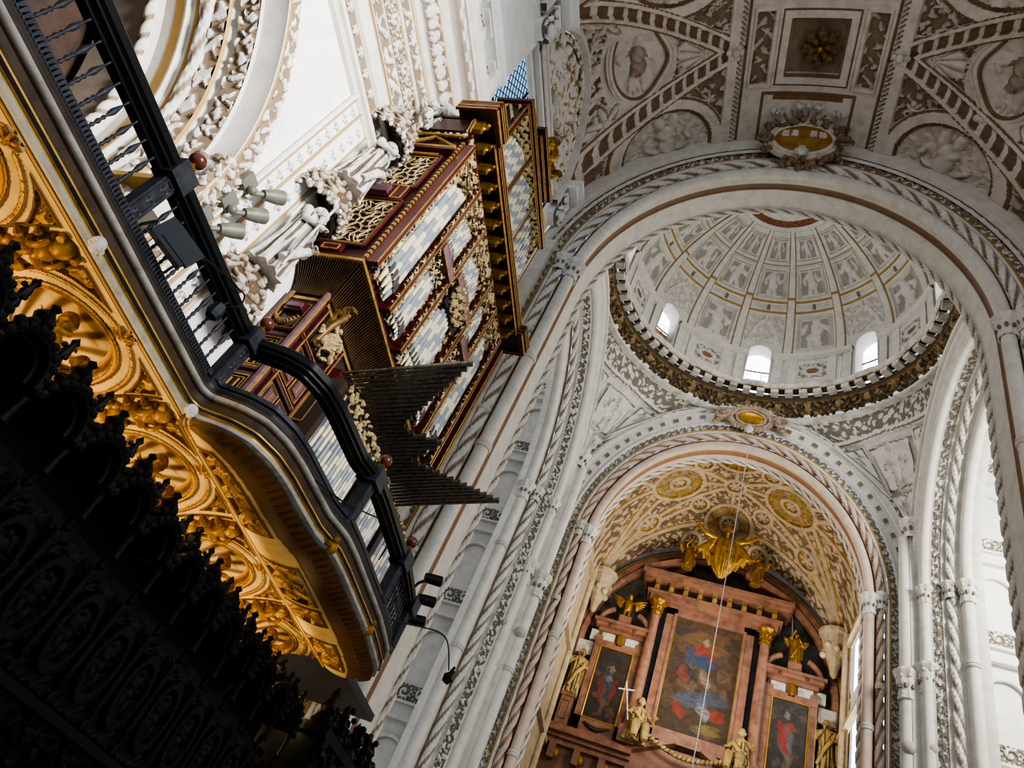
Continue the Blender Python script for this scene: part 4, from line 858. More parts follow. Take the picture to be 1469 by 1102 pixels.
# corbels: cherub head at the rim, volutes running down the cove
def coves(s): t_ = s/1.75*1.45; return -4.03-1.25*math.sin(t_), 2.685-.95*(1-math.cos(t_))
cb = MB()
def volute(mb, cx, cz, r, y, wdt, turns=1.6, m=0, a=0.):
    t = np.linspace(0, turns*2*PI, 40); rr = r*(1-.8*t/t[-1]); mb.tube(np.stack([cx+rr*np.cos(t), 0*t+y, cz+rr*np.sin(t)], 1), np.linspace(wdt, wdt*.5, 40), 8, m, a)
for j in range(9): x_, z_ = coves(.2+.13*j); r_ = .09-.006*j; cb.ball((x_+.05, .03*math.sin(j*2.2), z_-.03), r_, 9); cb.ball((x_+.06, .06*(-1)**j, z_-.0), r_*.7, 8)
for e in (-1, 1):
    x_, z_ = coves(.28); volute(cb, x_+.06, z_-.06, .13, e*.085, .026); x_, z_ = coves(.95); volute(cb, x_+.05, z_-.02, .1, e*.06, .022)
    for j in range(6): x_, z_ = coves(.3+.14*j); cb.tube([(x_+.02, e*.07, z_-.03), (x_+.07, e*.13, z_-.06), (x_+.03, e*.17, z_-.01)], [.03, .03, .01], 6)
for y_ in CB:
    o = bpy.data.objects.new('scroll_corbel', cb.mesh('scroll_corbel', 'corbelgold') if y_ == CB[0] else cme); cme = o.data; C.objects.link(o); o.parent = gal; o.location = (A_([0, y_, 0])-A_([0, 0, 0]))*S-A_(gal.location)
    c_ = MB(); head(c_, (-3.97, y_, 2.7), .8, turn=.0)
    c_.build('cherub_head', 'paleplaster' if y_ < 4 else 'corbelgold', gal)
for i, y_ in enumerate((5.2, 6.64)):
    c_ = MB(); c_.ball((-3.2, y_+.02, 2.72), .06, 10, sc=(1, 1, 1.2)); [c_.ball((-3.21+.04*math.cos(q_), y_+.07*math.sin(q_), 2.74+.05*math.cos(q_*2)), .03, 7) for q_ in np.linspace(0, 6, 8)]
    c_.build('rim_mask', 'corbelgold', gal)
for i, y_ in enumerate(NB[1:]):
    place_fig('cherub', 'putto', i % 2, (-4.42, y_-.16, 2.1), .58, .25, 'corbelgold', None, parent=gal)
    place_fig('cherub', 'putto', (i+1) % 2, (-4.46, y_+.17, 2.04), .56, -.25, 'corbelgold', None, parent=gal)
for i, y_ in enumerate((.8, 2.2, 3.7, 5.15, 6.6, 7.4)): lamp('gallery lamp', 'POINT', (-4.5, y_, 1.66), 35 if i < 5 else 16, (1, .73, .34), size=.05)

for y_ in (4.1, 4.9, 5.7, 6.5, 7.2): lamp('bulge fill', 'POINT', (-3.88, y_, 1.99), 7, (1, .73, .34), size=.05)  # extra fills added to brighten the underside of the bulge
# ------------------------------------------------------------------ gallery railing
rl_ = thing('gallery_railing', 'black iron railing with turned balusters along the edge of the organ gallery', 'railing', (-3.9, 3.5, 2.98))
RE = EDGE.copy()
def rail_sweep(mb, prof, m=0):
    t = unit(np.gradient(EDGE, axis=0)); nrm = np.stack([t[:, 1], -t[:, 0]], 1); p = A_(prof, float)
    P = np.zeros((len(EDGE), len(p), 3)); P[..., :2] = EDGE[:, None, :]+p[:, 0][None, :, None]*nrm[:, None, :]; P[..., 2] = p[:, 1]; mb.grid(P, 0, m, cv=True)
mb = MB(); rail_sweep(mb, [(-.12, 3.46), (-.04, 3.46), (-.04, 3.48), (-.02, 3.5), (.0, 3.5), (.0, 3.52), (.02, 3.54), (.02, 3.6), (.0, 3.62), (-.12, 3.62)]); mb.build('handrail', 'iron', rl_)
mb = MB(); rail_sweep(mb, [(-.09, 3.04), (-.02, 3.04), (-.02, 3.08), (-.09, 3.08)]); mb.build('bottom_rail', 'irongrey', rl_)
mb = MB(); rail_sweep(mb, [(-.1, 2.97), (.0, 2.97), (.01, 3.0), (-.03, 3.02), (-.1, 3.02)])
for yy in np.arange(-.9, 3.6, .03): mb.box((-4.04, yy, 2.985), (-3.985, yy+.017, 3.055))
mb.build('fluted_base', 'irongrey', rl_)
bp = [(.012, 0), (.022, .01), (.022, .04), (.012, .05), (.02, .07), (.012, .09), (.024, .12), (.012, .15), (.022, .17), (.01, .19), (.022, .22), (.03, .25), (.028, .27), (.011, .34), (.009, .37), (.014, .39), (.009, .4), (.009, .42)]
bp = [(r_*.72, z_) for r_, z_ in bp]; bal = MB().lathe(bp, 10); bm = bal.mesh('baluster', 'irongrey')
def partcopy(name, me, parent, loc, rz=0.):
    o = bpy.data.objects.new(name, me); C.objects.link(o); o.parent = parent; o.location = A_(loc)*S-A_(parent.location); o.rotation_euler = (0, 0, rz); return o
for yy in np.arange(-.845, 3.65, .125):
    if abs(yy-2.22) > .07: partcopy('baluster', bm, rl_, (-4.055, yy, 3.06))
for j in range(7): yy = 6.78+.11*j; partcopy('baluster', bm, rl_, (np.interp(yy, GY, GX)-.06, yy, 3.06))
for (x_, y_, dx, dy_) in ((-4.05, .75, 0, 1), (-4.05, 2.22, 0, 1), (-4.03, 3.72, 0, 1), (-3.24, 5.27, .1, 1), (-3.24, 6.64, 0, 1), (-3.36, 7.66, 0, 1)):
    pm = MB(); pm.box((x_-.05, y_-.065, 2.97), (x_+.05, y_+.065, 3.58)); pm.box((x_-.09, y_-.1, 3.46), (x_+.1, y_+.1, 3.64))
    panel(pm, (x_+.052, y_-.05, 3.03), (x_+.052, y_+.05, 3.03), (x_+.052, y_-.05, 3.45), lambda u, v, W, H: np.where(polyframe(u, v, [(.01, .01), (W-.01, .01), (W-.01, H-.01), (.01, H-.01)], 0) < .008, .8, .6*rosettes(v, u, W, .14, 4)), .015, 14, 50)
    pm.build('rail_post', 'irongrey', rl_)
    if .8 < y_ < 7:
        fb = MB(); fb.ball((x_+.02, y_, 3.78), .065, 16); ob = fb.build('ball_finial', 'ball', rl_)
        fc = MB().lathe([(.0, 0), (.05, 0), (.05, .02), (.03, .03), (.045, .05), (.03, .07), (.0, .08)], 14, (x_+.02, y_, 3.64)); fc.build('brass_collar', 'brass', ob)

# floodlights, small fittings and cables on the gallery
fl = thing('floodlight', 'dark slate box floodlight clamped to the gallery railing below the statues', 'floodlight', (-3.93, 2.53, 3.1))
R0 = A_([[.8, .5, .33], [-.55, .83, .0], [-.28, -.2, .94]]); R0 = np.stack([unit(R0[:, 0]), unit(np.cross(R0[:, 2], R0[:, 0])), unit(R0[:, 2])], 1); R0[:, 1] = unit(np.cross(R0[:, 2], R0[:, 0])); R0[:, 0] = np.cross(R0[:, 1], R0[:, 2])
mb = MB(); mb.obox((-3.92, 2.53, 3.2), R0, (.06, .15, .09)); mb.obox((-3.86, 2.55, 3.2), R0, (.03, .13, .075)); mb.build('housing', 'slate', fl, sharp=20)
mb = MB(); mb.tube([(-3.98, 2.36, 3.2), (-4.02, 2.33, 3.1), (-4.06, 2.35, 3.02)], .012, 6); mb.tube([(-3.98, 2.7, 3.2), (-4.03, 2.72, 3.1), (-4.06, 2.7, 3.02)], .012, 6); mb.box((-4.0, 2.42, 3.27), (-3.93, 2.5, 3.33)); mb.build('mounting_bracket', 'black', fl)
fl = thing('small_floodlight', 'small dark hooded lamp hanging among the balusters beside the gallery corner', 'floodlight', (-3.95, 3.2, 3.2))
MB().lathe([(0, -.06), (.05, -.06), (.065, -.02), (.05, .07), (0, .08)], 6, (-3.95, 3.2, 3.29)).build('hood', 'slate', fl, sharp=20)
MB().tube([(-3.95, 3.2, 3.36), (-3.97, 3.24, 3.46)], .01, 6).build('hook', 'black', fl)
def cable(name, pts, label, r=.008):
    p = dense(A_(pts, float), 60)
    for _ in range(12): p[1:-1] = (p[:-2]+2*p[1:-1]+p[2:])/4
    return MB().tube(p, r, 6).build(name, 'black', None, label, 'cable')
cable('cable', [(-3.9, 2.5, 3.15), (-3.86, 2.7, 3.32), (-3.88, 3.05, 3.5), (-3.93, 3.22, 3.58), (-3.97, 3.3, 3.66), (-3.95, 3.35, 3.55), (-3.94, 3.25, 3.42)], 'thin black cable looping from the slate floodlight over the handrail')
cable('cable', [(-3.22, 4.5, 2.88), (-3.2, 5.0, 3.05), (-3.2, 5.5, 3.3), (-3.24, 6.1, 3.62), (-3.3, 6.35, 3.6), (-3.4, 6.5, 3.4)], 'black cable running from the gallery cornice up across the curved railing')
cable('cable', [(-3.3, 6.95, 3.0), (-3.25, 7.6, 3.3), (-3.2, 8.4, 3.68), (-3.18, 8.85, 3.82), (-3.18, 9.15, 3.76), (-3.19, 9.45, 3.66)], 'black cable reaching out past the gallery end to the small hanging lamp', .01)
fl = thing('hanging_lamp', 'small black spotlight at the end of the cable in front of the white shafts', 'spotlight', (-3.2, 9.5, 3.5))
MB().lathe([(0, 0), (.05, .01), (.085, .09), (.06, .13), (.03, .2), (0, .21)], 8, (-3.2, 9.5, 3.5), A_([[.94, 0, .34], [0, 1, 0], [-.34, 0, .94]])).build('hood', 'black', fl, sharp=25)
MB().tube([(-3.16, 9.47, 3.66), (-3.13, 9.46, 3.73)], .02, 6).build('cable_gland', 'black', fl)
for i, (y_, z_, nm) in enumerate(((10.28, 5.3, 'topmost'), (10.4, 4.98, 'middle'), (10.36, 4.6, 'lowest'))):
    t_ = thing('pier_spotlight', 'black cylindrical spotlight on the white pier shaft, %s of the three' % nm, 'spotlight', (-4.4, y_, z_), 'black spotlights on the pier beside the gallery end')
    ax = unit(A_([.75, .5, .25])); R_ = np.stack([unit(np.cross([0, 0, 1.], ax)), unit(np.cross(ax, np.cross([0, 0, 1.], ax))), ax], 1)
    MB().lathe([(0, -.12), (.075, -.12), (.085, -.05), (.09, .16), (.08, .16), (.07, .0), (0, .0)], 18, (-4.35, y_, z_), R_).build('barrel', 'black', t_)
    MB().tube([(-4.4, y_, z_-.02), (-4.6, y_+.15, z_-.05), (-4.85, y_+.5, z_-.1)], .025, 8).build('arm', 'black', t_)
for i, (y_, z_, nm) in enumerate(((4.08, 6.32, 'topmost'), (4.1, 5.92, 'middle'), (4.04, 5.48, 'lowest'))):
    t_ = thing('wall_spotlight', 'grey cylindrical wall lamp on the white pilaster left of the statues, %s of the three' % nm, 'spotlight', (-5.85, y_, z_), 'grey lamps on the pilaster')
    ax = unit(A_([.25, .55, .75])); R_ = np.stack([unit(np.cross([0, 0, 1.], ax)), unit(np.cross(ax, np.cross([0, 0, 1.], ax))), ax], 1)
    MB().lathe([(0, -.17), (.06, -.16), (.075, -.1), (.09, .0), (.095, .12), (.085, .12), (.07, .02), (0, .02)], 18, A_((-5.82, y_, z_))+ax*.05, R_).build('barrel', 'lampgrey', t_)
    MB().tube([A_((-5.82, y_, z_))-ax*.1, (-5.9, y_-.14, z_-.2), (-6.0, y_-.2, z_-.12)], .035, 8).build('arm', 'lampgrey', t_)
    mb = MB(); mb.box((-6.06, y_-.3, z_-.22), (-5.96, y_-.12, z_+.02)); mb.ball((-5.9, y_-.16, z_-.18), .06, 8); mb.build('wall_plate', 'lampgrey', t_)
M['scrollwood'] = mat('gilt_brown_wood', '#7d6038', rough=.4, metal=.3, dirt=.4, dscale=8)
M['scrolldark'] = mat('dark_fluted_wood', '#9a7a45', '#2c1a10', rough=.45, dirt=.3, dscale=6)
# ------------------------------------------------------------------ pipe organ
org = thing('pipe_organ', 'tall maroon and gold pipe organ with rows of tin pipes against the left wall', 'organ', (-5.6, 7.4, 2.98))
LX, LY0, LY1 = -5.45, 5.55, 9.4; UX, UY0, UY1 = -5.12, 5.22, 9.65
mb = MB(); mb.box((-6.03, LY0, 2.98), (LX, LY1, 6.4))
for (xa, xb) in ((-6.05, -5.97), (LX-.07, LX+.03)):      # corner mouldings of the end face
    mb.box((xa, LY0-.05, 2.98), (xb, LY0+.02, 6.3), at=.9); mb.tube([(xb, LY0-.05, 2.98), (xb, LY0-.05, 6.3)], .02, 6, a=2)
mb.tube([(LX-.02, LY0-.04, 2.98), (LX-.02, LY0-.04, 6.35)], .045, 10, a=-1)
for yy in (5.62, 6.28, 6.36, 9.0, 9.36): mb.box((LX, yy, 2.98), (LX+.05, yy+.05, 6.2), at=.9); mb.tube([(LX+.05, yy+.025, 2.98), (LX+.05, yy+.025, 6.2)], .012, 5, a=2)
for zz in (3.3, 4.2, 4.9, 5.55): mb.box((LX, LY0, zz), (LX+.04, 6.3, zz+.05), at=.8); mb.box((LX, LY0, zz+.05), (LX+.05, 6.3, zz+.065), at=2)
mb.build('lower_case', 'lacquer', org)
def frame(mb, o, u, v, W, H, w=.03, d=.03, at=2, nrm=None):   # rectangular moulding on plane
    o, u, v = A_(o, float), A_(u, float), A_(v, float)
    for p, q in (((0, 0), (W, 0)), ((W, 0), (W, H)), ((W, H), (0, H)), ((0, H), (0, 0))): mb.tube([o+u*p[0]+v*p[1], o+u*q[0]+v*q[1]], w*.5, 6, a=at)
mb = MB(); ex = (1, 0, 0); ez = (0, 0, 1)
for (z0, z1, n_) in ((5.6, 6.15, 0), (4.85, 5.45, 1), (3.95, 4.75, 1), (3.1, 3.8, 1)):
    frame(mb, (-5.96, LY0-.015, z0), ex, ez, .4, z1-z0, .05, at=.9); frame(mb, (-5.93, LY0-.02, z0+.03), ex, ez, .34, z1-z0-.06, .022, at=2)
    if n_:
        for q in (.1, .2): mb.tube([(-5.9+q, LY0-.015, z0+.08), (-5.9+q, LY0-.015, z1-.1)], .012, 5, a=2)
        mb.tube([(-5.9, LY0-.015, (z0+z1)/2), (-5.6, LY0-.015, (z0+z1)/2)], .012, 5, a=2); frame(mb, (-5.88, LY0-.012, z0+.07), ex, ez, .24, z1-z0-.14, .016, at=2)
    else:
        mb.box((-5.9, LY0-.07, 5.93), (-5.62, LY0, 6.08), at=.9); mb.box((-5.87, LY0-.1, 5.97), (-5.65, LY0, 6.05), at=-1)
mb.build('end_panel', 'lacquer', org)
mb = MB(); p = [(-5.95+.04*k, LY0-.05, 5.82-.13*math.sin(PI*k/9)) for k in range(10)]; mb.tube(p, [.02+.018*math.sin(PI*k/9) for k in range(10)], 9)
for k in range(22): t_ = k/21*9; i_ = min(int(t_), 8); q_ = A_(p[i_])*(1-t_+i_)+A_(p[i_+1])*(t_-i_); mb.ball(q_+A_([0, -.02, .012*(-1)**k]), .022, 6)
mb.build('festoon', 'scrollwood', org)
mb = MB()
for (y0, y1, z0, z1) in ((5.68, 5.95, 4.3, 4.85), (5.98, 6.26, 4.3, 4.85), (5.68, 5.95, 5.0, 5.5), (5.98, 6.26, 5.0, 5.5), (5.68, 6.26, 3.4, 4.15)):
    mb.box((LX, y0, z0), (LX+.03, y1, z1), at=.9); frame(mb, (LX+.03, y0+.015, z0+.015), (0, 1, 0), ez, y1-y0-.03, z1-z0-.03, .02); mb.box((LX+.03, y0+.06, z0+.07), (LX+.045, y1-.06, z1-.07), at=-1)
    mb.tube([(LX+.045, (y0+y1)/2, z0+.09), (LX+.045, (y0+y1)/2, z1-.09)], .012, 5, a=2)
mb.build('front_panel', 'lacquer', org)
panel(mb := MB(), (LX+.02, 5.66, 5.62), (LX+.02, 6.34, 5.62), (LX+.02, 5.66, 6.3), lambda u, v, W, H: np.maximum(.0+.8*leafy(u, v, .3)*(np.hypot(u-W/2, v-H/2) < .3), np.where(np.hypot((u-W/2)/.8, v-H/2) < .15, 1.+.3*leafy(u, v, .12), 0)), .11, 50, 50, afn=lambda u, v, W, H, h: h)
for k in range(7): mb.ball((LX+.12, 6.0+.035*(k-3), 6.1+.02*math.cos(k)), .03, 6, a=1)
mb.build('coat_of_arms', 'carving', org)
for yy in (5.82, 7.0, 8.1, 9.1):
    mb = MB(); volute(mb, LX+.15, 6.38, .11, yy, .05); mb.tube([(LX+.2, yy, 6.3), (LX+.08, yy, 6.1), (LX+.03, yy, 5.75)], [.05, .05, .03], 10); volute(mb, LX+.1, 5.72, .055, yy, .03); mb.box((LX, yy-.05, 5.7), (LX+.06, yy+.05, 6.4)); mb.build('scroll_bracket', 'scrollwood', org)
# flared cove between lower and upper case
q = np.linspace(0, 1, 14)
def pathrect(x0, x1, y0, y1, n): # open outline: back-left, front-left, front-right, back-right
    a = [np.stack([np.linspace(x0, x1, n), np.full(n, y0)], 1), np.stack([np.full(4*n, x1), np.linspace(y0, y1, 4*n)], 1), np.stack([np.linspace(x1, x0, n), np.full(n, y1)], 1)]; return np.concatenate(a)
n_ = 90; lo = pathrect(-6.03, LX, LY0, LY1, n_); hi = pathrect(-6.05, UX+.03, UY0-.03, UY1+.03, n_); s_ = q[None, :, None]**1.8
P = np.zeros((len(lo), 14, 3)); P[..., :2] = lo[:, None]*(1-s_)+hi[:, None]*s_; P[..., 2] = 6.32+.42*q
fl_ = (np.arange(len(lo)) % 4 < 2).astype(float)[:, None]*np.ones((1, 14)); MB().relief(P, fl_, .03, .22*fl_+.1, flip=1).build('fluted_cove', 'scrolldark', org)
mb = MB()
for i_, (z0, e) in enumerate(((6.2, .03), (6.72, .06), (6.8, .04))): mb.box((-6.05, (LY0 if i_ == 0 else UY0)-e, z0), ((LX if i_ == 0 else UX)+e, (LY1 if i_ == 0 else UY1)+e, z0+.05), at=(2, 2, .9)[i_])
mb.build('cove_moulding', 'lacquer', org)
# upper case
mb = MB(); mb.box((-6.04, UY0, 6.8), (UX, UY1, 10.45), at=.3)
for yy in (UY0-.0, 6.0, 6.76, 7.88, 8.52, 9.28, 9.6):
    mb.box((UX, yy-.01, 6.8), (UX+.22, yy+.07, 10.2), at=.95); mb.tube([(UX+.22, yy-.01, 6.8), (UX+.22, yy-.01, 10.2)], .011, 5, a=2); mb.tube([(UX+.22, yy+.07, 6.8), (UX+.22, yy+.07, 10.2)], .011, 5, a=2)
mb.box((UX, UY0, 10.08), (UX+.06, UY1, 10.16), at=-1)
mb.tube([(UX+.06, UY0, 10.18), (UX+.06, UY1, 10.18)], .014, 5, a=2); mb.tube([(UX+.06, UY0, 10.08), (UX+.06, UY1, 10.08)], .014, 5, a=2)
for k in range(34): mb.box((UX+.0, UY0-.045, 6.85+.1*k), (UX+.045, UY0-.0, 6.91+.1*k), at=2)
for k in range(30): mb.box((UX-.01, UY1, 6.85+.11*k), (UX+.05, UY1+.05, 6.92+.11*k), at=2)
mb.build('upper_case', 'lacquer', org)
mb = MB()      # end face: two gilded arabesque panels, block between, pediment above
yF = UY0-.02
for (z0, z1) in ((7.15, 8.2), (8.75, 9.6)):
    panel(mb, (-5.95, yF, z0), (-5.32, yF, z0), (-5.95, yF, z1), lambda u, v, W, H: filig(np.abs(u-W/2)+.05, np.abs(v-H/2)+.03, .25), .02, 110, 160, m=1, flip=1)
    frame(mb, (-5.98, yF-.01, z0-.03), ex, ez, .69, z1-z0+.06, .035, at=2); frame(mb, (-6.02, yF-.02, z0-.08), ex, ez, .77, z1-z0+.16, .05, at=.9)
mb.box((-5.9, yF-.05, 8.34), (-5.5, yF+.02, 8.62), at=.9); mb.box((-5.85, yF-.1, 8.39), (-5.56, yF, 8.57), at=-1); mb.box((-5.5, yF-.05, 8.28), (-5.3, yF, 8.66), at=.9); frame(mb, (-5.48, yF-.05, 8.3), ex, ez, .16, .34, .025)
mb.box((-5.85, yF-.05, 6.86), (-5.5, yF, 7.02), at=.9); frame(mb, (-5.8, yF-.05, 6.89), ex, ez, .25, .1, .025)
for k in range(42): mb.box((-6.09, yF-.05, 6.9+.075*k), (-6.03, yF, 6.94+.075*k), at=2)
for k in range(22): mb.tube([(-5.98+.03*k, yF-.02, 9.69), (-5.98+.03*k, yF-.03, 9.76)], .009, 5, a=2)
mb.box((-6.05, yF-.1, 9.8), (UX+.02, yF, 9.86), at=.9)
for (p_, q_) in (((-6.05, 9.9), (UX, 9.9)), ((-6.05, 9.92), (-5.58, 10.2)), ((-5.58, 10.2), (UX, 9.92)), ((-6.08, 10.3), (UX, 10.3))): mb.tube([(p_[0], yF-.08, p_[1]), (q_[0], yF-.08, q_[1])], .03, 6, a=2)
mb.build('end_face', ['lacquer', 'carving'], org)
# carved filigree across the front
def carve(y0, y1, z0, z1, name, x=UX+.02, s=.26, amp=.07): panel(mb := MB(), (x, y0, z0), (x, y1, z0), (x, y0, z1), lambda u, v, W, H: leafy(u, v, s, y0), amp, max(8, int((y1-y0)/.018)), max(8, int((z1-z0)/.018)), afn=lambda u, v, W, H, h: h); return mb.build(name, 'carving', org)
for (y0, y1) in ((5.29, 5.99), (6.07, 6.75), (6.83, 7.87), (7.95, 8.51), (8.59, 9.27), (9.35, 9.59)): carve(y0, y1, 6.86, 10.06, 'carved_panel')
carve(UY0, UY1, 10.2, 10.44, 'carved_frieze', UX+.03, .3)
panel(mb := MB(), (-6.05, UY0-.02, 10.32), (UX, UY0-.02, 10.32), (-6.05, UY0-.02, 10.6), lambda u, v, W, H: leafy(u, v, .25), .06, 50, 16); mb.build('carved_frieze', 'carving', org)
def pipe_mesh(r, z0, z1, ph, foot=.28, blk=.42, mouth=True):
    mb = MB(); zz = np.concatenate([[0, .3], np.linspace(1, 1.35, 2), np.arange(1.35, 60, 1.)]); L = z1-z0; zs = np.concatenate([[0, foot*.6, foot], np.arange(foot+.03, L, .035), [L]])
    rs_ = np.where(zs < foot, r*(.3+.7*zs/foot), r); a = (np.floor((zs+ph)/blk) % 2)
    a = np.where(zs <= foot, .2+.8*(ph > .2), a); P = np.array([[rr, z_] for rr, z_ in zip(rs_, zs)])
    mb.lathe(P, 10, (0, 0, 0), a=np.repeat(a[:, None], 10, 1))
    mb.lathe([(r, L), (r*.85, L), (r*.8, L-.03), (0, L-.04)], 10, a=2)
    if mouth:
        mb.grid(np.array([[(r*1.06, -r*.7*e, foot-.04), (r*1.1, -r*.7*e, foot+.13)] for e in (-1, 1)], float), 2); mb.ball((r*.85, 0, foot+.14), r*.75, 8, a=2, sc=(.4, 1, .8)); mb.box((r*.4, -r*.8, foot-.02), (r*1.03, r*.8, foot+.02), at=-1)
    return mb
def pipes(parent, fld, x, blk=.4, name='pipe', rf=.45):
    y0, y1, n, z0, ztop = fld
    for k in range(n):
        y = y0+(k+.5)*(y1-y0)/n; r = (y1-y0)/n*rf; b = .06*math.sin(PI*(k+.5)/n)
        me = pipe_mesh(r, z0, ztop(k/(n-1)), (k % 2)*blk+.3*blk*(k % 3), .26 if r > .035 else .12, blk).mesh(name, 'pipe'); o = bpy.data.objects.new(name, me); C.objects.link(o); o.parent = parent
        o.location = A_([x+b, y, z0])*S-A_(parent.location)
for fld in ((5.36, 5.95, 5, 6.84, lambda t: 9.3+.4*t), (6.2, 6.66, 6, 6.86, lambda t: 8.1+.25*t), (6.97, 7.76, 9, 6.86, lambda t: 8.6-.5*abs(2*t-1)), (8.03, 8.44, 6, 6.86, lambda t: 8.35-.25*t), (8.66, 9.22, 5, 6.84, lambda t: 9.7-.45*t)):
    pipes(org, fld, UX+.09)
for fld in ((6.15, 6.7, 10, 8.72, lambda t: 9.55+.2*t), (6.92, 7.8, 14, 8.98, lambda t: 9.75-.15*abs(2*t-1)), (8.0, 8.48, 9, 8.72, lambda t: 9.75-.2*t)): pipes(org, fld, UX+.09, .22)
for (y0, y1, zz) in ((6.1, 6.74, 8.5), (6.86, 7.28, 8.8), (7.42, 7.84, 8.8), (7.97, 8.5, 8.5)):
    mb = MB(); mb.box((UX+.1, y0, zz), (UX+.27, y1, zz+.18), at=-1); frame(mb, (UX+.27, y0, zz), (0, 1, 0), ez, y1-y0, .18, .018); mb.build('mauve_plate', 'lacquer', org)
panel(mb := MB(), (UX+.2, 6.98, 8.35), (UX+.2, 7.74, 8.35), (UX+.2, 6.98, 9.0), lambda u, v, W, H: leafy(u, v, .2)*(np.hypot((u-W/2)/.38, (v-H/2)/.32) < 1), .1, 46, 40, afn=lambda u, v, W, H, h: h); mb.build('carved_boss', 'carving', org)
for (y0, y1) in ((5.3, 5.98), (6.08, 6.74), (6.84, 7.86), (7.96, 8.5), (8.6, 9.26)):     # pierced carving over the pipe tops and sides
    W_ = y1-y0
    for (za, zb_) in ((6.86, 10.06),):
        n1_, n2_ = int(W_/.016), 200; P_ = lerpgrid((UX+.17, y0, za), (UX+.17, y1, za), (UX+.17, y1, zb_), (UX+.17, y0, zb_), n1_, n2_); u = np.linspace(0, W_, n1_)[:, None]+0*P_[..., 0]; v = np.linspace(0, zb_-za, n2_)[None, :]+0*u
        h = leafy(u, v, .22, y0); e_ = np.minimum(u, W_-u); keep = (e_ < .075) | (v > zb_-za-.3-.25*np.abs(u/W_-.5)) | ((np.abs(v-1.42) < .17) & (W_ < .7) & (W_ > .5) & (y0 > 6) & (y0 < 8.5)); kq = keep[:-1, :-1] & (h[:-1, :-1] > .3)
        MB().relief(P_, h, .06, h, mask=kq).build('pierced_carving', 'carving', org)
# great cornice on brackets
mb = MB()
for (y0, y1, x1) in ((4.95, 5.55, -4.75), (5.55, 9.75, -4.88), (9.75, 10.3, -4.75)):
    mb.box((-5.5, y0, 11.0), (x1-.03, y1, 11.12), at=.2); mb.box((x1-.09, y0, 10.9), (x1, y1, 11.02), at=.5); mb.box((x1-.07, y0-.02, 11.02), (x1+.02, y1+.02, 11.2), at=.4)
    for zz in (10.9, 10.94, 11.03, 11.11, 11.2): mb.tube([(x1+.005+.02*(zz > 11.02), y0-.01, zz), (x1+.005+.02*(zz > 11.02), y1+.01, zz)], .014, 5, a=2)
for y_ in (4.93, 5.57, 9.73, 10.32): mb.box((-5.5, y_-.02, 10.9), (-4.77, y_+.02, 11.19), at=.5); [mb.tube([(-5.5, y_-.02, zz), (-4.75, y_-.02, zz)], .014, 5, a=2) for zz in (10.92, 11.02, 11.18)]
mb.box((-6.0, 5.1, 10.45), (-5.2, 9.8, 11.0), at=.1)
mb.build('great_cornice', 'lacquer', org)
mb = MB(); mb.box((-5.22, UY0, 10.46), (-5.1, UY1, 10.6), at=.9)
for k in range(90): mb.ball((-5.08, UY0+.05*k, 10.53), .018, 5, a=2)
for k in range(16): mb.tube([(-5.9+.05*k, UY0-.04, 10.62), (-5.9+.05*k, UY0-.1, 10.85)], .018, 6, a=2)
mb.box((-5.95, UY0-.12, 10.85), (-5.15, UY0, 10.92), at=2); mb.build('dentil_course', 'lacquer', org)
for k in range(13):
    y_ = 5.2+.37*k; mb = MB(); mb.box((-5.2, y_-.045, 10.66), (-4.98, y_+.045, 10.98)); volute(mb, -5.0, 10.8, .07, y_, .04); mb.ball((-4.93, y_, 10.9), .04, 7); mb.build('cornice_bracket', 'gold', org)
# upper stage
VX = -5.38; Y0, Y1 = 6.1, 9.45
mb = MB(); mb.box((-6.05, Y0, 11.15), (VX, Y1, 13.75), at=.3)
for yy in (Y0, 7.12, 8.22, 9.35):
    mb.box((VX, yy-.02, 11.2), (VX+.08, yy+.1, 13.7), at=.9); mb.tube([(VX+.08, yy-.02, 11.2), (VX+.08, yy-.02, 13.7)], .014, 5, a=2); mb.tube([(VX+.08, yy+.1, 11.2), (VX+.08, yy+.1, 13.7)], .014, 5, a=2)
for (z0, e, y0, y1) in ((13.7, .1, Y0, Y1), (13.82, .16, Y0-.05, Y1+.05), (14.3, .1, 7.05, 8.55), (14.5, .16, 6.95, 8.65)): mb.box((-6.0, y0-.05, z0), (VX+e, y1+.05, z0+.1), at=.9); [mb.tube([(VX+e, y0-.05, q_), (VX+e, y1+.05, q_)], .016, 5, a=2) for q_ in (z0, z0+.1)]
mb.box((-6.0, 7.1, 13.9), (VX+.04, 8.5, 14.6), at=.9)
for s_, yc in ((-1, 6.55), (1, 9.0)): mb.box((-5.9, yc-.3, 13.9), (VX+.02, yc+.3, 14.12), at=.9); mb.tube([(VX+.04, yc+.3*math.cos(t_), 14.1+.18*math.sin(t_)) for t_ in np.linspace(0, PI, 12)], .03, 6, a=2)
mb.build('upper_stage', 'lacquer', org)
for fld in ((6.24, 7.08, 9, 11.25, lambda t: 12.75+.5*t), (7.26, 8.18, 9, 11.25, lambda t: 13.3-.2*abs(2*t-1)), (8.36, 9.3, 9, 11.25, lambda t: 13.25-.5*t)): pipes(org, fld, VX+.06, .24)
for (y0, y1) in ((6.22, 7.1), (7.24, 8.2), (8.34, 9.33)): carve(y0, y1, 11.2, 13.68, 'carved_panel', VX+.02, .24, .08)
panel(mb := MB(), (-6.0, Y0-.02, 11.3), (VX, Y0-.02, 11.3), (-6.0, Y0-.02, 13.7), lambda u, v, W, H: np.where(np.mod(v/H+.6*np.abs(u/W-.5), .2) < .06, 1, .2*leafy(u, v, .3)), .05, 40, 120); mb.build('side_carving', 'carving', org)
mb = MB(); rg = np.random.default_rng(3)
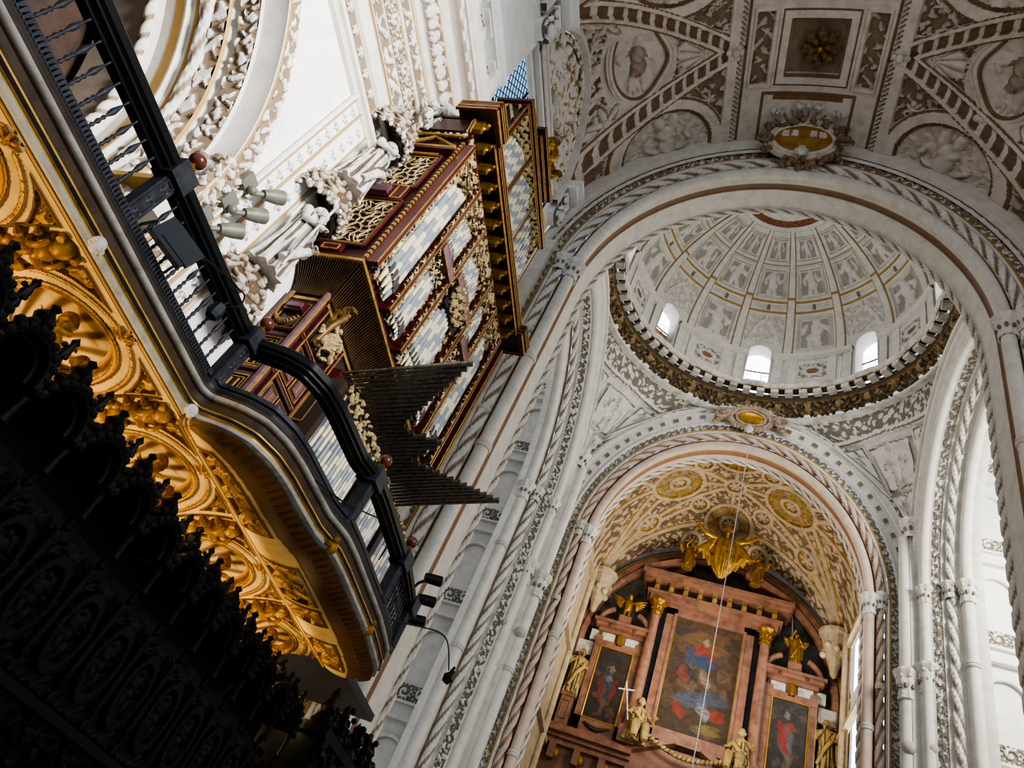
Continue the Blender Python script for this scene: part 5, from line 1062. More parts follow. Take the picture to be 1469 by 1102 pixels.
for k in range(46): an = rg.uniform(0, PI); r_ = rg.uniform(.1, .55); mb.ball((VX+rg.uniform(-.05, .12), 7.8+r_*math.cos(an)*.8, 14.65+r_*math.sin(an)*1.6), rg.uniform(.05, .11), 7)
volute(mb, VX+.1, 14.9, .2, 7.4, .06); volute(mb, VX+.1, 14.9, .2, 8.2, .06); mb.ball((VX+.1, 7.8, 15.1), .2, 12, sc=(.5, 1, 1.3)); mb.build('gilded_crest', 'gold', org)
# console recess and the horizontal trumpets
mb = MB(); mb.box((LX-.0, 6.5, 4.2), (LX+.03, 8.9, 5.7), at=.2)
for yy in np.linspace(6.6, 8.8, 7): mb.box((LX, yy, 4.2), (LX+.08, yy+.05, 5.7), at=.9); mb.tube([(LX+.08, yy, 4.2), (LX+.08, yy, 5.7)], .012, 5, a=2)
mb.box((LX-.05, 6.4, 5.66), (LX+.2, 9.35, 5.9), at=.6); mb.build('console', 'lacquer', org)
for k in range(36):
    t = k/35; y_ = 6.45+2.95*t
    L = max(1.86-3.2*t, .72) if t < .4 else (.75+.45*math.sin(PI*(t-.4)/.22)**2 if t < .62 else min(.65+3.3*(t-.62), 1.9))
    p0 = A_([LX+.12, y_, 5.86]); d_ = unit(A_([1, .02*(t-.5), .36])); mb = MB(); n__ = 10; s_ = np.linspace(0, L, n__)
    pr = [(.02, 0), (.02, .06), (.03, .09), (.02, .13), (.022, .16), (.028, L*.4), (.036, L*.75), (.042, L*.96), (.05, L), (.045, L), (.03, L-.06), (0, L-.08)]
    ax = d_; u_ = unit(np.cross([0, 1., 0], ax)); R_ = np.stack([u_, np.cross(ax, u_), ax], 1)
    mb.lathe(pr, 10, p0, R_); mb.build('horizontal_trumpet', 'trumpet', org)

# chair organ standing behind the curved railing
cho = thing('chair_organ', 'low chair organ with short striped pipes just behind the curved part of the railing', 'organ', (-4.6, 7.0, 2.98))
mb = MB(); mb.box((-4.7, 5.5, 2.98), (-4.5, 9.2, 3.55), at=.2); mb.box((-4.7, 5.5, 3.5), (-4.55, 9.2, 4.7), at=-1)
for zz_ in (3.05, 3.65, 4.2): frame(mb, (-4.68, 5.49, zz_), ex, ez, .15, .45, .03, at=2)
for yy in (5.48, 6.9, 8.0, 9.15): mb.box((-4.55, yy, 3.5), (-4.36, yy+.1, 4.9), at=-1)
mb.build('case', mat('dark_stained_oak', '#3a1c1a', '#2a1d16', accent='#2a1714', gold='#9a7a45', rough=.4), cho)
panel(mb := MB(), (-4.5, 5.5, 3.1), (-4.5, 9.2, 3.1), (-4.5, 5.5, 3.45), lambda u, v, W, H: scrolls(u, v, H), .03, 260, 18); mb.build('carved_rail', 'carving', cho)
for fld in ((5.6, 6.88, 16, 3.55, lambda t: 4.9-.35*abs(2*t-1)), (7.02, 7.98, 12, 3.55, lambda t: 4.75+.2*t), (8.12, 9.13, 12, 3.55, lambda t: 4.95-.3*t)): pipes(cho, fld, -4.44, .3, rf=.37)
panel(mb := MB(), (-4.38, 5.6, 4.72), (-4.38, 9.1, 4.72), (-4.38, 5.6, 5.05), lambda u, v, W, H: leafy(u, v, .2), .05, 200, 22, afn=lambda u, v, W, H, h: h); mb.build('pierced_shade', 'carving', cho)

# ------------------------------------------------------------------ statues on the wall beside the organ
def canopy(label, z0, z1, r):
    t_ = thing('statue_canopy', label, 'canopy', (-5.95, 4.78, z0), 'carved canopies on the wall'); mb = MB()
    th = np.linspace(-PI/2, PI/2, 120)[:, None]; v = np.linspace(0, 1, 44)[None, :]; R = r*(.62+.38*np.sin(v*PI*.55)**.8)*(1+.05*np.cos(10*th)*v)+0*th
    fl_ = .5+.5*np.cos(14*th)+0*v
    P = np.stack([-6.08+R*np.cos(th)*1.1, 4.78+R*np.sin(th), z1-(z1-z0)*v+0*th], -1)
    mb.relief(P, np.maximum(leafy(th*r, v*(z1-z0), .24), .0), .05, flip=-1); mb.grid(np.stack([P[:, 0]*1.0, P[:, 0]*0+A_([-6.08, 4.78, z1])], 1), .3)
    mb.build('carved_hood', mat('weathered_stone_'+label[:6].strip().replace(' ', '_'), '#b3a898', '#5a4836', rough=.75, dirt=.2, dscale=4, lo=.15, hi=.75), t_)
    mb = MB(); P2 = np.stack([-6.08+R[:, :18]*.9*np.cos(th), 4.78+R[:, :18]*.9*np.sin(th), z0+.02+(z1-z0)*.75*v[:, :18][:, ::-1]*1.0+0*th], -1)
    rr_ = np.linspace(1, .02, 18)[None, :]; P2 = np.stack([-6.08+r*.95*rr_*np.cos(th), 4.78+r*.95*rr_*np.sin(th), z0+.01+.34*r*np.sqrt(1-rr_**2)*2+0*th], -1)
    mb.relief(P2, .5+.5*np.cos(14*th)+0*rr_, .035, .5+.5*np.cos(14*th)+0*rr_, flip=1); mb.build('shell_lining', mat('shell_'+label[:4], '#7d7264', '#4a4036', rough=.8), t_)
    mb = MB()
    for k in range(34): an = -PI/2+PI*k/33; mb.ball((-6.08+r*1.12*math.cos(an), 4.78+r*1.03*math.sin(an), z0+.03+.035*math.cos(k*1.9)), .035, 8, a=.2+.35*(k % 3), sc=(1, 1, 1.5))
    mb.build('leaf_rim', 'statue', t_); return t_
canopy('uppermost fluted shell canopy over the top statue, below the cornice', 9.2, 9.85, .44)
canopy('middle carved canopy between the two statues, with a dark hollow underside', 7.12, 7.72, .47)
canopy('lowest carved console bracket beneath the lower statue, beside the handrail', 5.0, 5.66, .46)
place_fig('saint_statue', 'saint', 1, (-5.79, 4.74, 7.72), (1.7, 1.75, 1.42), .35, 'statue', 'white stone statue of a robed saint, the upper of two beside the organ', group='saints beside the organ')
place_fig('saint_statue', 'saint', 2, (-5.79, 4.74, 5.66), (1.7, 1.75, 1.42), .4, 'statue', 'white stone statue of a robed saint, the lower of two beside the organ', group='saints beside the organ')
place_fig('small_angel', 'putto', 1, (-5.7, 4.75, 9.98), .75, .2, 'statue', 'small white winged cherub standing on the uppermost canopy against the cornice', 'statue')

# ------------------------------------------------------------------ choir stalls
def stall():
    t_ = thing('choir_stall', 'black carved choir stall', 'choir stall', (-3.75, 0, FZ)); W = .215
    mb = MB()                                   # round hood, open below and to the front
    th = np.linspace(0, PI, 26)[:, None]; v = np.linspace(0, 1, 10)[None, :]
    for rr_ in (.205, .17): P = np.stack([-4.1+.42*v+0*th, -rr_*np.cos(th)*(1-.12*(1-v)), 1.72+rr_*1.15*np.sin(th)*(1-.12*(1-v))], -1); mb.grid(P)
    mb.tube([(-3.67, -.19*math.cos(q_), 1.72+.215*math.sin(q_)) for q_ in np.linspace(0, PI, 30)], .034, 8); mb.tube([(-3.72, -.15*math.cos(q_), 1.72+.17*math.sin(q_)) for q_ in np.linspace(0, PI, 24)], .018, 6)
    for k in range(11): q_ = PI*k/10; mb.ball((-3.645, -.2*math.cos(q_), 1.72+.23*math.sin(q_)), .028, 6)
    mb.build('hood', 'ebony', t_)
    mb = MB(); mb.box((-4.25, -W, FZ), (-4.05, W, 2.0)); mb.box((-4.1, -W, 1.42), (-3.86, W, 1.5)); mb.box((-4.1, -W, .62), (-3.74, W, .68)); mb.box((-4.1, -W, 1.5), (-4.03, W, 1.95))
    panel(mb, (-3.8, -W, .7), (-3.8, W, .7), (-3.8, -W, 1.42), lambda u, v, W_, H: np.maximum(.5*leafy(u, v, .22), np.where(np.abs(np.hypot((u-W_/2)/.13, (v-H*.5)/.24)-1) < .16, 1, np.where(np.hypot((u-W_/2)/.13, (v-H*.5)/.24) < .8, putto(u-W_/2, v-H*.5, .4, 3), 0))), .05, 40, 60)
    mb.box((-4.1, -W, .7), (-3.81, W, 1.42)); mb.build('relief_panel', 'ebony', t_)
    mb = MB(); panel(mb, (-3.78, -W, -.1), (-3.78, W, -.1), (-3.78, -W, .6), lambda u, v, W_, H: leafy(u, v, .2), .06, 30, 40); mb.box((-4.1, -W, FZ), (-3.79, W, .62)); mb.box((-4.0, -W, -.45), (-3.5, W, -.38)); mb.build('back_panel', 'ebony', t_)
    mb = MB(); pr = [(.03, 0), (.035, .03), (.02, .05), (.028, .2), (.018, .35), (.03, .45), (.02, .5), (.035, .54), (.035, .58)]; mb.lathe(pr, 10, (-3.76, W, .8)); [mb.ball((-3.73, W, 1.42+.03*k), .03, 6) for k in range(4)]; mb.lathe([(.035, 0), (.02, .12), (.03, .2), (.01, .3)], 8, (-3.7, W, 1.5)); mb.build('column', 'ebony', t_)
    mb = MB(); mb.lathe([(.03, 0), (.05, .03), (.03, .08), (.045, .13), (.028, .17), (.04, .22), (.022, .26), (.032, .31), (.016, .36), (.028, .39), (0, .43)], 8, (-3.78, W, 1.74)); [mb.ball((-3.78+.035*math.cos(k*2.1), W+.035*math.sin(k*2.1), 1.8+.035*k), .02, 5) for k in range(9)]; mb.build('pinnacle', 'ebony', t_)
    mb = MB(); mb.lathe([(.05, 0), (.09, .05), (.05, .12), (.07, .16), (.02, .22), (.035, .25), (0, .28)], 8, (-3.82, 0, 1.92)); [mb.ball((-3.8+.02*k, (k-2)*.045, 1.95+.09*(1-abs(k-2)/2)), .04, 6) for k in range(5)]; mb.build('leaf_finial', 'ebony', t_)
    return t_
proto = stall(); ORD = ['nearest', 'second', 'third', 'fourth', 'fifth', 'sixth', 'seventh', 'eighth', 'ninth', 'tenth', 'eleventh', 'twelfth', 'thirteenth']
for k in range(13):
    o = proto if k == 0 else dup(proto); o.location = A_([-3.75, 1.88+.43*k, FZ])*S
    o['label'] = 'black carved choir stall with round hood, %s counting from the left edge under the gallery' % ORD[k]; o['group'] = 'choir stalls below the gallery'
thr = thing('throne_canopy', 'dark carved canopy closing the far end of the stalls before the white pier', 'choir stall', (-3.7, 8.0, FZ))
mb = MB(); mb.box((-4.2, 7.45, FZ), (-3.5, 9.2, 1.9)); mb.box((-4.2, 7.4, 1.85), (-3.42, 9.3, 1.95))
panel(mb, (-3.48, 7.45, .3), (-3.48, 9.2, .3), (-3.48, 7.45, 1.85), lambda u, v, W, H: np.maximum(leafy(u, v, .3)*.6, putto(u-W/2, v-H/2, 1.2, 8)), .1, 90, 80); mb.build('carved_body', 'ebony', thr)
rg = np.random.default_rng(5)
for (y_, z_, hh) in ((7.55, 1.95, .25), (8.0, 1.95, .38), (8.5, 1.95, .45), (8.95, 1.95, .5), (9.15, 1.95, .35)):
    mb = MB(); mb.lathe([(.1, 0), (.13, .05), (.07, .15), (.09, .2), (.04, .32), (.05, .36), (0, .45)], 10, (-3.6, y_, z_)); [mb.ball((-3.55+rg.uniform(-.08, .05), y_+rg.uniform(-.15, .15), z_+rg.uniform(.05, hh)), rg.uniform(.03, .07), 7) for k in range(14)]; mb.build('pinnacle', 'ebony', thr)

# ------------------------------------------------------------------ altarpiece
RY = 29.0
ret = thing('altarpiece', 'red marble altarpiece with three paintings at the far end of the church', 'altarpiece', (0, RY, 6.0))
mb = MB(); t = np.linspace(0, PI, 60); xx = np.concatenate([[-5.6], 5.6*-np.cos(t), [5.6]]); mb.grid(np.stack([np.stack([5.6*-np.cos(t), 0*t+RY+.3, 0*t+5], 1), np.stack([5.6*-np.cos(t), 0*t+RY+.3, 14.6+5.6*np.sin(t)], 1)], 1)); mb.build('grey_backing', 'greymarble', ret)
ra = Arch(5.15, 5.25, 14.3, 9.5, na=90, nj=24, kb=1); mb = MB()
ra.prof(mb, [(-.28, RY+.25), (-.25, RY+.05), (-.2, RY), (-.05, RY-.02), (.0, RY+.05), (.02, RY-.05), (.22, RY-.05), (.26, RY+.05), (.3, RY+.3)], a=[.3, 1, 1, 1, .3, 1, 1, .4, .4]); ra.prof(mb, [(.27, RY-.02), (.33, RY-.03)], a=2); mb.build('arch_frame', 'redmarble', ret)
def rbox(mb, x0, x1, z0, z1, d=.2, at=1.): mb.box((x0, RY-d, z0), (x1, RY+.3, z1), at=at)
mb = MB()
for s_ in (-1, 1):                               # lower cornice, broken in the middle
    for (z0, z1, d) in ((9.75, 9.95, .35), (9.95, 10.1, .5), (10.1, 10.3, .7), (10.3, 10.42, .55)): mb.box((min(s_*1.9, s_*5.3), RY-d, z0), (max(s_*1.9, s_*5.3), RY+.3, z1), at=(.6, 1, 1, .7)[int(d*10) % 4])
    for (a_, b_) in (((s_*2.1, 10.35), (s_*.5, 11.1)),): mb.obox(((a_[0]+b_[0])/2, RY-.3, (a_[1]+b_[1])/2), np.stack([unit(A_([b_[0]-a_[0], 0, b_[1]-a_[1]])), A_([0, 1., 0]), unit(A_([-(b_[1]-a_[1]), 0, b_[0]-a_[0]]))], 1), (.9, .3, .1), at=1)
mb.box((-1.9, RY-.2, 9.4), (1.9, RY+.3, 10.9), at=.7)
mb.box((-5.3, RY-.15, 5.0), (5.3, RY+.3, 9.75), at=.4)
for k in range(-5, 6): mb.box((k*.95-.12, RY-.45, 9.2), (k*.95+.12, RY, 9.75), at=.9)
mb.build('lower_cornice', 'redmarble', ret)
mb = MB()
for k in range(10): mb.ball((-4.6+k*.95, RY-.3, 9.45), .16, 8, sc=(1, .6, 1.3))
mb.build('gilt_ornament', 'gold', ret)
mb = MB()                                        # central bay
for s_ in (-1, 1):
    rbox(mb, min(s_*1.36, s_*1.78), max(s_*1.36, s_*1.78), 11.0, 16.55, .3); rbox(mb, min(s_*1.36, s_*1.46), max(s_*1.36, s_*1.46), 11.4, 16.3, .38, .6)
rbox(mb, -1.78, 1.78, 16.25, 16.75, .3); rbox(mb, -1.78, 1.78, 11.1, 11.55, .3)
mb.box((-2.6, RY-.6, 16.6), (2.6, RY+.2, 16.85), at=1); mb.box((-2.75, RY-.8, 16.85), (2.75, RY+.2, 16.95), at=.8)
mb.box((-2.55, RY-.45, 16.95), (2.55, RY+.2, 17.4), at=.2)
mb.box((-3.0, RY-1.0, 17.4), (3.0, RY+.2, 17.58), at=1); mb.box((-3.1, RY-1.1, 17.58), (3.1, RY+.2, 17.74), at=.9)
for s_ in (-1, 1):
    a_, b_ = A_([s_*3.05, 17.8]), A_([s_*1.15, 18.75]); m_ = (a_+b_)/2; d_ = unit(b_-a_)
    mb.obox((m_[0], RY-.4, m_[1]), np.stack([A_([d_[0], 0, d_[1]]), A_([0, 1., 0]), A_([-d_[1], 0, d_[0]])], 1), (1.1, .6, .11), at=1); mb.obox((m_[0], RY-.1, m_[1]-.2), np.stack([A_([d_[0], 0, d_[1]]), A_([0, 1., 0]), A_([-d_[1], 0, d_[0]])], 1), (.8, .3, .1), at=.3)
mb.build('central_bay', 'redmarble', ret)
M['ochre'] = mat('ochre_marble', '#94733f', rough=.4)
for k in range(9): x_ = -2.4+.6*k; mb = MB(); mb.box((x_-.1, RY-.85, 16.97), (x_+.1, RY-.4, 17.4)); mb.ball((x_, RY-.85, 17.1), .11, 7); mb.build('cornice_console', 'ochre', ret)
for s_ in (-1, 1):
    mb = MB(); mb.lathe([(.3, 11.0), (.3, 11.12), (.24, 11.2), (.22, 11.3), (.215, 13.5), (.18, 16.0), (.2, 16.05)], 20, (s_*2.2, RY-.45, 0), a=1); mb.box((s_*2.2-.33, RY-.8, 10.42), (s_*2.2+.33, RY, 11.02), at=.9); mb.build('column', 'redmarble', ret)
    mb = MB(); capital(mb, (s_*2.2, RY-.45, 16.55), .19, .6); mb.build('gilt_capital', 'gold', ret)
    mb = MB(); mb.box((s_*1.9-.12, RY-.12, 10.6), (s_*1.9+.12, RY+.1, 16.6)); mb.build('black_pilaster', 'blackmarble', ret)
    xc = s_*3.38                                   # side bays
    mb = MB()
    for e in (-1, 1): rbox(mb, xc+e*.82-.14, xc+e*.82+.14, 10.5, 14.5, .25)
    rbox(mb, xc-.96, xc+.96, 10.42, 11.05, .25); rbox(mb, xc-.96, xc+.96, 14.02, 14.3, .28); rbox(mb, xc-.9, xc+.9, 14.3, 14.75, .15, .8); rbox(mb, xc-.96, xc+.96, 14.7, 14.85, .3)
    mb.box((xc-1.1, RY-.5, 14.85), (xc+1.1, RY+.2, 15.0), at=1); mb.box((xc-1.2, RY-.6, 15.0), (xc+1.2, RY+.2, 15.12), at=.9)
    for e in (-1, 1): mb.tube([(xc+e*(1.0*math.cos(q_)), RY-.3, 15.12+.75*math.sin(q_)) for q_ in np.linspace(.05, 1.05, 10)], .11, 8, a=1)
    mb.box((xc-.25, RY-.5, 15.1), (xc+.25, RY, 15.5), at=.9)
    for e in (-1, 1): mb.ball((xc+e*.5, RY-.5, 14.92), .08, 6, a=.2)
    x_ = s_*4.72; mb.box((x_-.24, RY-.45, 10.42), (x_+.24, RY, 11.6), at=1); mb.box((x_-.3, RY-.5, 11.55), (x_+.3, RY, 11.7), at=.8); frame(mb, (x_-.14, RY-.46, 10.65), ex, ez, .28, .7, .04, at=.2)
    mb.build('side_bay', 'redmarble', ret)
    for bx_ in (((xc-.77, RY-.2, 14.34), (xc-.23, RY, 14.68)), ((xc+.23, RY-.2, 14.34), (xc+.77, RY, 14.68)), ((xc+s_*1.08-.17, RY-.1, 14.3), (xc+s_*1.08+.17, RY+.1, 14.75)), ((x_-.32, RY-.05, 13.6), (x_+.32, RY+.2, 14.2))): MB().box(*bx_).build('white_inlay', 'whitemarble', ret)
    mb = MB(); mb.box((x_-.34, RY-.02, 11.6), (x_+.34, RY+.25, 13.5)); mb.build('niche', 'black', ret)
    mb = MB(); mb.box((xc-.12, RY-.28, 14.2), (xc+.12, RY, 14.75)); [mb.ball((xc, RY-.3, 14.3+.1*k), .1, 6) for k in range(4)]
    mb.build('gilt_bracket', 'gold', ret)
    mb = MB(); p = [(xc-.5+.1*k, RY-.3, 10.85-.16*math.sin(PI*k/10)) for k in range(11)]; mb.tube(p, [.05+.05*math.sin(PI*k/10) for k in range(11)], 8, twist=(.12, 2, .25)); mb.build('festoon', mat('dark_bronze_%d' % (s_+1), '#4a3a24', rough=.5, metal=.4), ret)
def painting(x0, x1, z0, z1, seed, blobs, top):
    n, m_ = 150, 200; P = lerpgrid((x0, RY-.22, z0), (x1, RY-.22, z0), (x1, RY-.22, z1), (x0, RY-.22, z1), n, m_); u = np.linspace(0, 1, n)[:, None]+np.zeros((1, m_)); v = np.linspace(0, 1, m_)[None, :]+np.zeros((n, 1))
    rg = np.random.default_rng(seed); col = np.zeros((n, m_, 3))+A_([.035, .024, .016])
    asp = (z1-z0)/(x1-x0); nz = .5+.5*np.sin(u*5+seed)*np.sin(v*asp*4+1.3*seed)*0+leafy(u*1.6, v*asp*1.6, 1.1, seed)*.5+leafy(u*1.6, v*asp*1.6, .45, seed+3)*.5; col += (.25+.4*nz[..., None])*A_(top)*(.4+.7*v[..., None])
    def blob(cx, cy_, rx, ry, an, c, k=.0):
        c_, q_ = math.cos(an), math.sin(an); X = ((u-cx)*c_+(v-cy_)*q_*asp)/rx; Y = (-(u-cx)*q_+(v-cy_)*c_*asp)/ry; w = sm(1.15-np.hypot(X+.25*np.sin(5*Y+seed), Y), 0, .35)*(.72+.28*np.sin(4*X+7*Y+2*np.sin(5*Y+seed)))*.9
        nonlocal col; col = col*(1-w[..., None])+A_(c)*w[..., None]
    for k in range(44 if asp < 2 else 16):
        c = [(.16, .09, .05), (.22, .13, .08), (.1, .07, .05), (.06, .06, .07), (.2, .12, .09)][rg.integers(5)]; blob(rg.uniform(.05, .95), rg.uniform(.05, .9), rg.uniform(.04, .12), rg.uniform(.05, .16), rg.uniform(0, 3), c)
    for b in blobs: blob(*b)
    return MB().grid(P, col=col*.6*(A_([.85, .95, 1.05])))
PIC = []
PIC.append(painting(-1.36, 1.36, 11.5, 16.28, 1, [(.5, .82, .32, .2, 0, (.32, .17, .06)), (.5, .72, .17, .16, .1, (.5, .05, .03)), (.38, .66, .14, .2, .9, (.07, .11, .19)), (.54, .64, .16, .12, 0, (.06, .1, .17)), (.5, .82, .05, .07, 0, (.55, .38, .26)), (.56, .5, .06, .16, .5, (.42, .28, .2)), (.25, .5, .08, .14, .3, (.35, .08, .05)), (.28, .2, .07, .14, .5, (.4, .05, .03)), (.8, .22, .12, .09, .1, (.45, .05, .03)), (.72, .1, .16, .08, 0, (.3, .2, .05)), (.6, .25, .08, .18, .4, (.36, .34, .34)), (.4, .3, .2, .12, .2, (.1, .13, .18)), (.7, .35, .25, .1, 0, (.09, .11, .16))], (.22, .11, .05)).build('central_painting', 'paint', ret))
PIC.append(painting(-4.05, -2.71, 11.05, 14.03, 5, [(.5, .48, .16, .55, .05, (.1, .13, .15)), (.33, .42, .1, .4, .15, (.36, .05, .04)), (.68, .45, .08, .35, -.1, (.32, .05, .04)), (.52, .72, .08, .12, 0, (.4, .27, .18)), (.5, .58, .09, .1, 0, (.35, .3, .26)), (.5, .22, .07, .25, 0, (.25, .12, .07)), (.75, .14, .12, .16, 0, (.22, .09, .05))], (.09, .06, .05)).build('side_painting', 'paint', ret))
PIC.append(painting(2.71, 4.05, 11.05, 14.03, 9, [(.5, .45, .17, .5, .1, (.2, .19, .17)), (.38, .5, .13, .5, .25, (.5, .05, .03)), (.55, .66, .14, .14, .7, (.5, .08, .03)), (.45, .8, .08, .12, 0, (.38, .3, .22)), (.55, .2, .1, .3, 0, (.25, .2, .1))], (.1, .09, .08)).build('side_painting', 'paint', ret))
for (x0, x1, z0, z1), pa in zip(((-1.36, 1.36, 11.5, 16.28), (-4.05, -2.71, 11.05, 14.03), (2.71, 4.05, 11.05, 14.03)), PIC): frame(mb := MB(), (x0, RY-.26, z0), ex, ez, x1-x0, z1-z0, .06); mb.build('gilt_frame', 'brass', pa)
mb = MB(); p = [(-1.7+.34*k, RY-.9, 11.0-.55*math.sin(PI*k/10)) for k in range(11)]; mb.tube(dense(A_(p), 80), .1, 10, twist=(.16, 1, .35)); mb.build('garland', 'gilded', ret)
FR = -PI/2
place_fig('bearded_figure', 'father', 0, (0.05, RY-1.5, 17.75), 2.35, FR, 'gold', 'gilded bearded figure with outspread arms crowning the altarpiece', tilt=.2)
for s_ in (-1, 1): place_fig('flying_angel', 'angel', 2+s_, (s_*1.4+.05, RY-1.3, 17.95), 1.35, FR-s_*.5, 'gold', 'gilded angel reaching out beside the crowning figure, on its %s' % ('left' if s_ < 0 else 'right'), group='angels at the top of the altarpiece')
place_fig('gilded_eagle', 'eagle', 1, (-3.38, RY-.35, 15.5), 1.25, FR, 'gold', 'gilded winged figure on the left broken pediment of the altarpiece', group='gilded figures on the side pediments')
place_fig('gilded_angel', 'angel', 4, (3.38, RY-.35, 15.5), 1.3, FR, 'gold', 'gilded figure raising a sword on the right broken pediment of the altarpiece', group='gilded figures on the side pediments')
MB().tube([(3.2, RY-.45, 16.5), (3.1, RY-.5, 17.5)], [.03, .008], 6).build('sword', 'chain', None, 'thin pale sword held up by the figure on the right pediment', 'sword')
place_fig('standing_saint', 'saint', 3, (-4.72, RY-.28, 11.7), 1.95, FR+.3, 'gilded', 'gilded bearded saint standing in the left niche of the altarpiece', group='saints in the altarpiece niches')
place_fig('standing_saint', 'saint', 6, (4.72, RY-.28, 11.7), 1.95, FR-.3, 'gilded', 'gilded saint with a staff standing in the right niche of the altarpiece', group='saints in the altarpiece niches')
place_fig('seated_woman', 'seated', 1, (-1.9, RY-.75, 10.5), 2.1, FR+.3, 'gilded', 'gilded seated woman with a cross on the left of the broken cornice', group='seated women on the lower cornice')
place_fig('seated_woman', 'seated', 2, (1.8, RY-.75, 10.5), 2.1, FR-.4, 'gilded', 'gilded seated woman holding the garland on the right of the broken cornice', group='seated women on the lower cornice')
mb = MB(); mb.tube([(-2.25, RY-1.1, 11.1), (-2.62, RY-1.1, 12.5)], .03, 6); mb.tube([(-2.85, RY-1.1, 12.15), (-2.25, RY-1.1, 12.25)], .03, 6); mb.build('cross', 'whitemarble', None, 'thin white cross held by the left seated woman', 'cross')
for s_ in (-1, 1):
    t_ = thing('vault_corbel', 'pale vase-shaped carved corbel carrying the gilded ribs, on the %s of the altarpiece' % ('left' if s_ < 0 else 'right'), 'corbel', (s_*4.95, 28.7, 15.2), 'corbels under the gilded vault')
    MB().lathe([(.02, 0), (.12, .1), (.16, .35), (.3, .8), (.42, 1.25), (.5, 1.6), (.52, 1.75), (.62, 1.8), (.64, 1.95), (.55, 2.0), (0, 2.0)], 28, (s_*4.8, 28.6, 15.3), a=.6, mod=lambda q_: 1+.03*np.cos(12*q_)).build('vase', 'gvault', t_)
    mb = MB(); [mb.ball((s_*4.8+.42*math.cos(q_), 28.6+.42*math.sin(q_), 16.4+.2*math.cos(q_*3)), .14, 8) for q_ in np.linspace(0, 2*PI, 9)]; mb.build('carved_leaves', mat('pale_leaf_%d' % (s_+1), '#d6c49c', rough=.6), t_)

# ------------------------------------------------------------------ cartouches, bosses, medallions, chain
t_ = thing('keystone_cartouche', 'large carved cartouche with an oval shield and crown at the top of the nearer arch', 'cartouche', (.1, 10.3, 21.6))
def oval(mb, o, R, rx, ry, w, n=48, a=0., m=0): q_ = np.linspace(0, 2*PI, n, endpoint=False); mb.tube(A_(o)+(np.stack([rx*np.cos(q_), ry*np.sin(q_), 0*q_], 1))@np.asarray(R).T, w, 8, m, a, closed=True)
RK = np.stack([A_([1., 0, 0]), unit(A_([0, .35, 1.])), unit(A_([0, -1., .35]))], 1)     # facing the choir, leaning down
RK = np.stack([A_([1., 0, 0]), unit(A_([0, -.45, .9])), unit(A_([0, -.9, -.45]))], 1); oK = A_([.1, 10.35, 22.15])
mb = MB(); q_ = np.linspace(0, 2*PI, 60, endpoint=False)[:, None]; r_ = np.linspace(0, 1, 20)[None, :]; L = np.stack([.85*r_*np.cos(q_), .5*r_*np.sin(q_), .16*np.sqrt(1-r_**2*.98)+0*q_], -1)
cells = (np.abs(L[..., 1]-.14) < .12) & (np.abs(np.mod(np.abs(L[..., 0])-.13, .26)-.13) < .095) & (np.abs(L[..., 0]) > .13) & (np.abs(L[..., 0]) < .66)
mb.grid(L@RK.T+oK, np.where(cells, 1., 2), cu=True); oval(mb, oK, RK, .85, .5, .08, a=1); oval(mb, oK, RK, .98, .62, .06, a=.7); oval(mb, oK, RK, 1.1, .72, .05, a=.5); mb.build('shield', mat('cartouche_stucco', '#d6cbbd', '#8d6a45', gold='#a07638', rough=.65, gmetal=.2), t_)
mb = MB(); head(mb, oK+RK@A_([0, -.52, .2]), 2.6, turn=-PI/2); mb.build('mask', 'paleplaster', t_)
mb = MB(); rg = np.random.default_rng(9)
for k in range(70): an = rg.uniform(0, 2*PI); mb.ball(oK+RK@A_([rg.uniform(.95, 1.25)*math.cos(an), rg.uniform(.6, .85)*math.sin(an)-.1, rg.uniform(-.05, .15)]), rg.uniform(.06, .13), 7)
for s_ in (-1, 1): volute(mb, oK[0]+s_*1.1, oK[2]-.2, .25, oK[1]-.1, .06); volute(mb, oK[0]+s_*1.0, oK[2]+.4, .2, oK[1]-.2, .06)
mb.build('scrollwork', mat('tinted_scrollwork', '#8f7660', rough=.7, dirt=.4, dscale=4), t_)
mb = MB(); oC = oK+RK@A_([0, .75, .1])
for rr_, w_ in ((1.0, .07), (.86, .05), (.74, .04)): mb.tube([oC+RK@A_([rr_*math.cos(q_), rr_*.8*math.sin(q_), .05]) for q_ in np.linspace(0, PI, 30)], w_, 8)
for k in range(15): q_ = PI*(k+.5)/15; mb.ball(oC+RK@A_([.8*math.cos(q_), .64*math.sin(q_), .12]), .06, 7)
for k in range(3): head(mb, oC+RK@A_([-.28+.28*k, .22+.06*(k == 1), .2]), 1.9, turn=-PI/2)
mb.build('crown', 'paleplaster', t_)
t_ = thing('keystone_cartouche', 'smaller carved cartouche with a gilded oval plaque at the top of the farther arch', 'cartouche', (.1, 22.0, 21.6))
oF = A_([.1, 22.05, 21.95]); mb = MB(); q_ = np.linspace(0, 2*PI, 40, endpoint=False)[:, None]; L = np.stack([.5*r_*np.cos(q_), .24*r_*np.sin(q_), .06*np.sqrt(1-r_**2*.98)+0*q_], -1); mb.grid(L@RK.T+oF, cu=True); mb.build('gilded_plaque', 'gold', t_)
mb = MB(); oval(mb, oF, RK, .56, .3, .06); oval(mb, oF, RK, .75, .42, .07)
for k in range(30): an = k*2*PI/30; mb.ball(oF+RK@A_([.85*math.cos(an), .48*math.sin(an), 0]), .1, 7)
for s_ in (-1, 1):
    for k in range(5): mb.ball(oF+RK@A_([s_*(.95+.1*k), .1-.12*k, 0]), .18-.015*k, 8)
    volute(mb, oF[0]+s_*1.15, oF[2]-.1, .28, oF[1]-.1, .08)
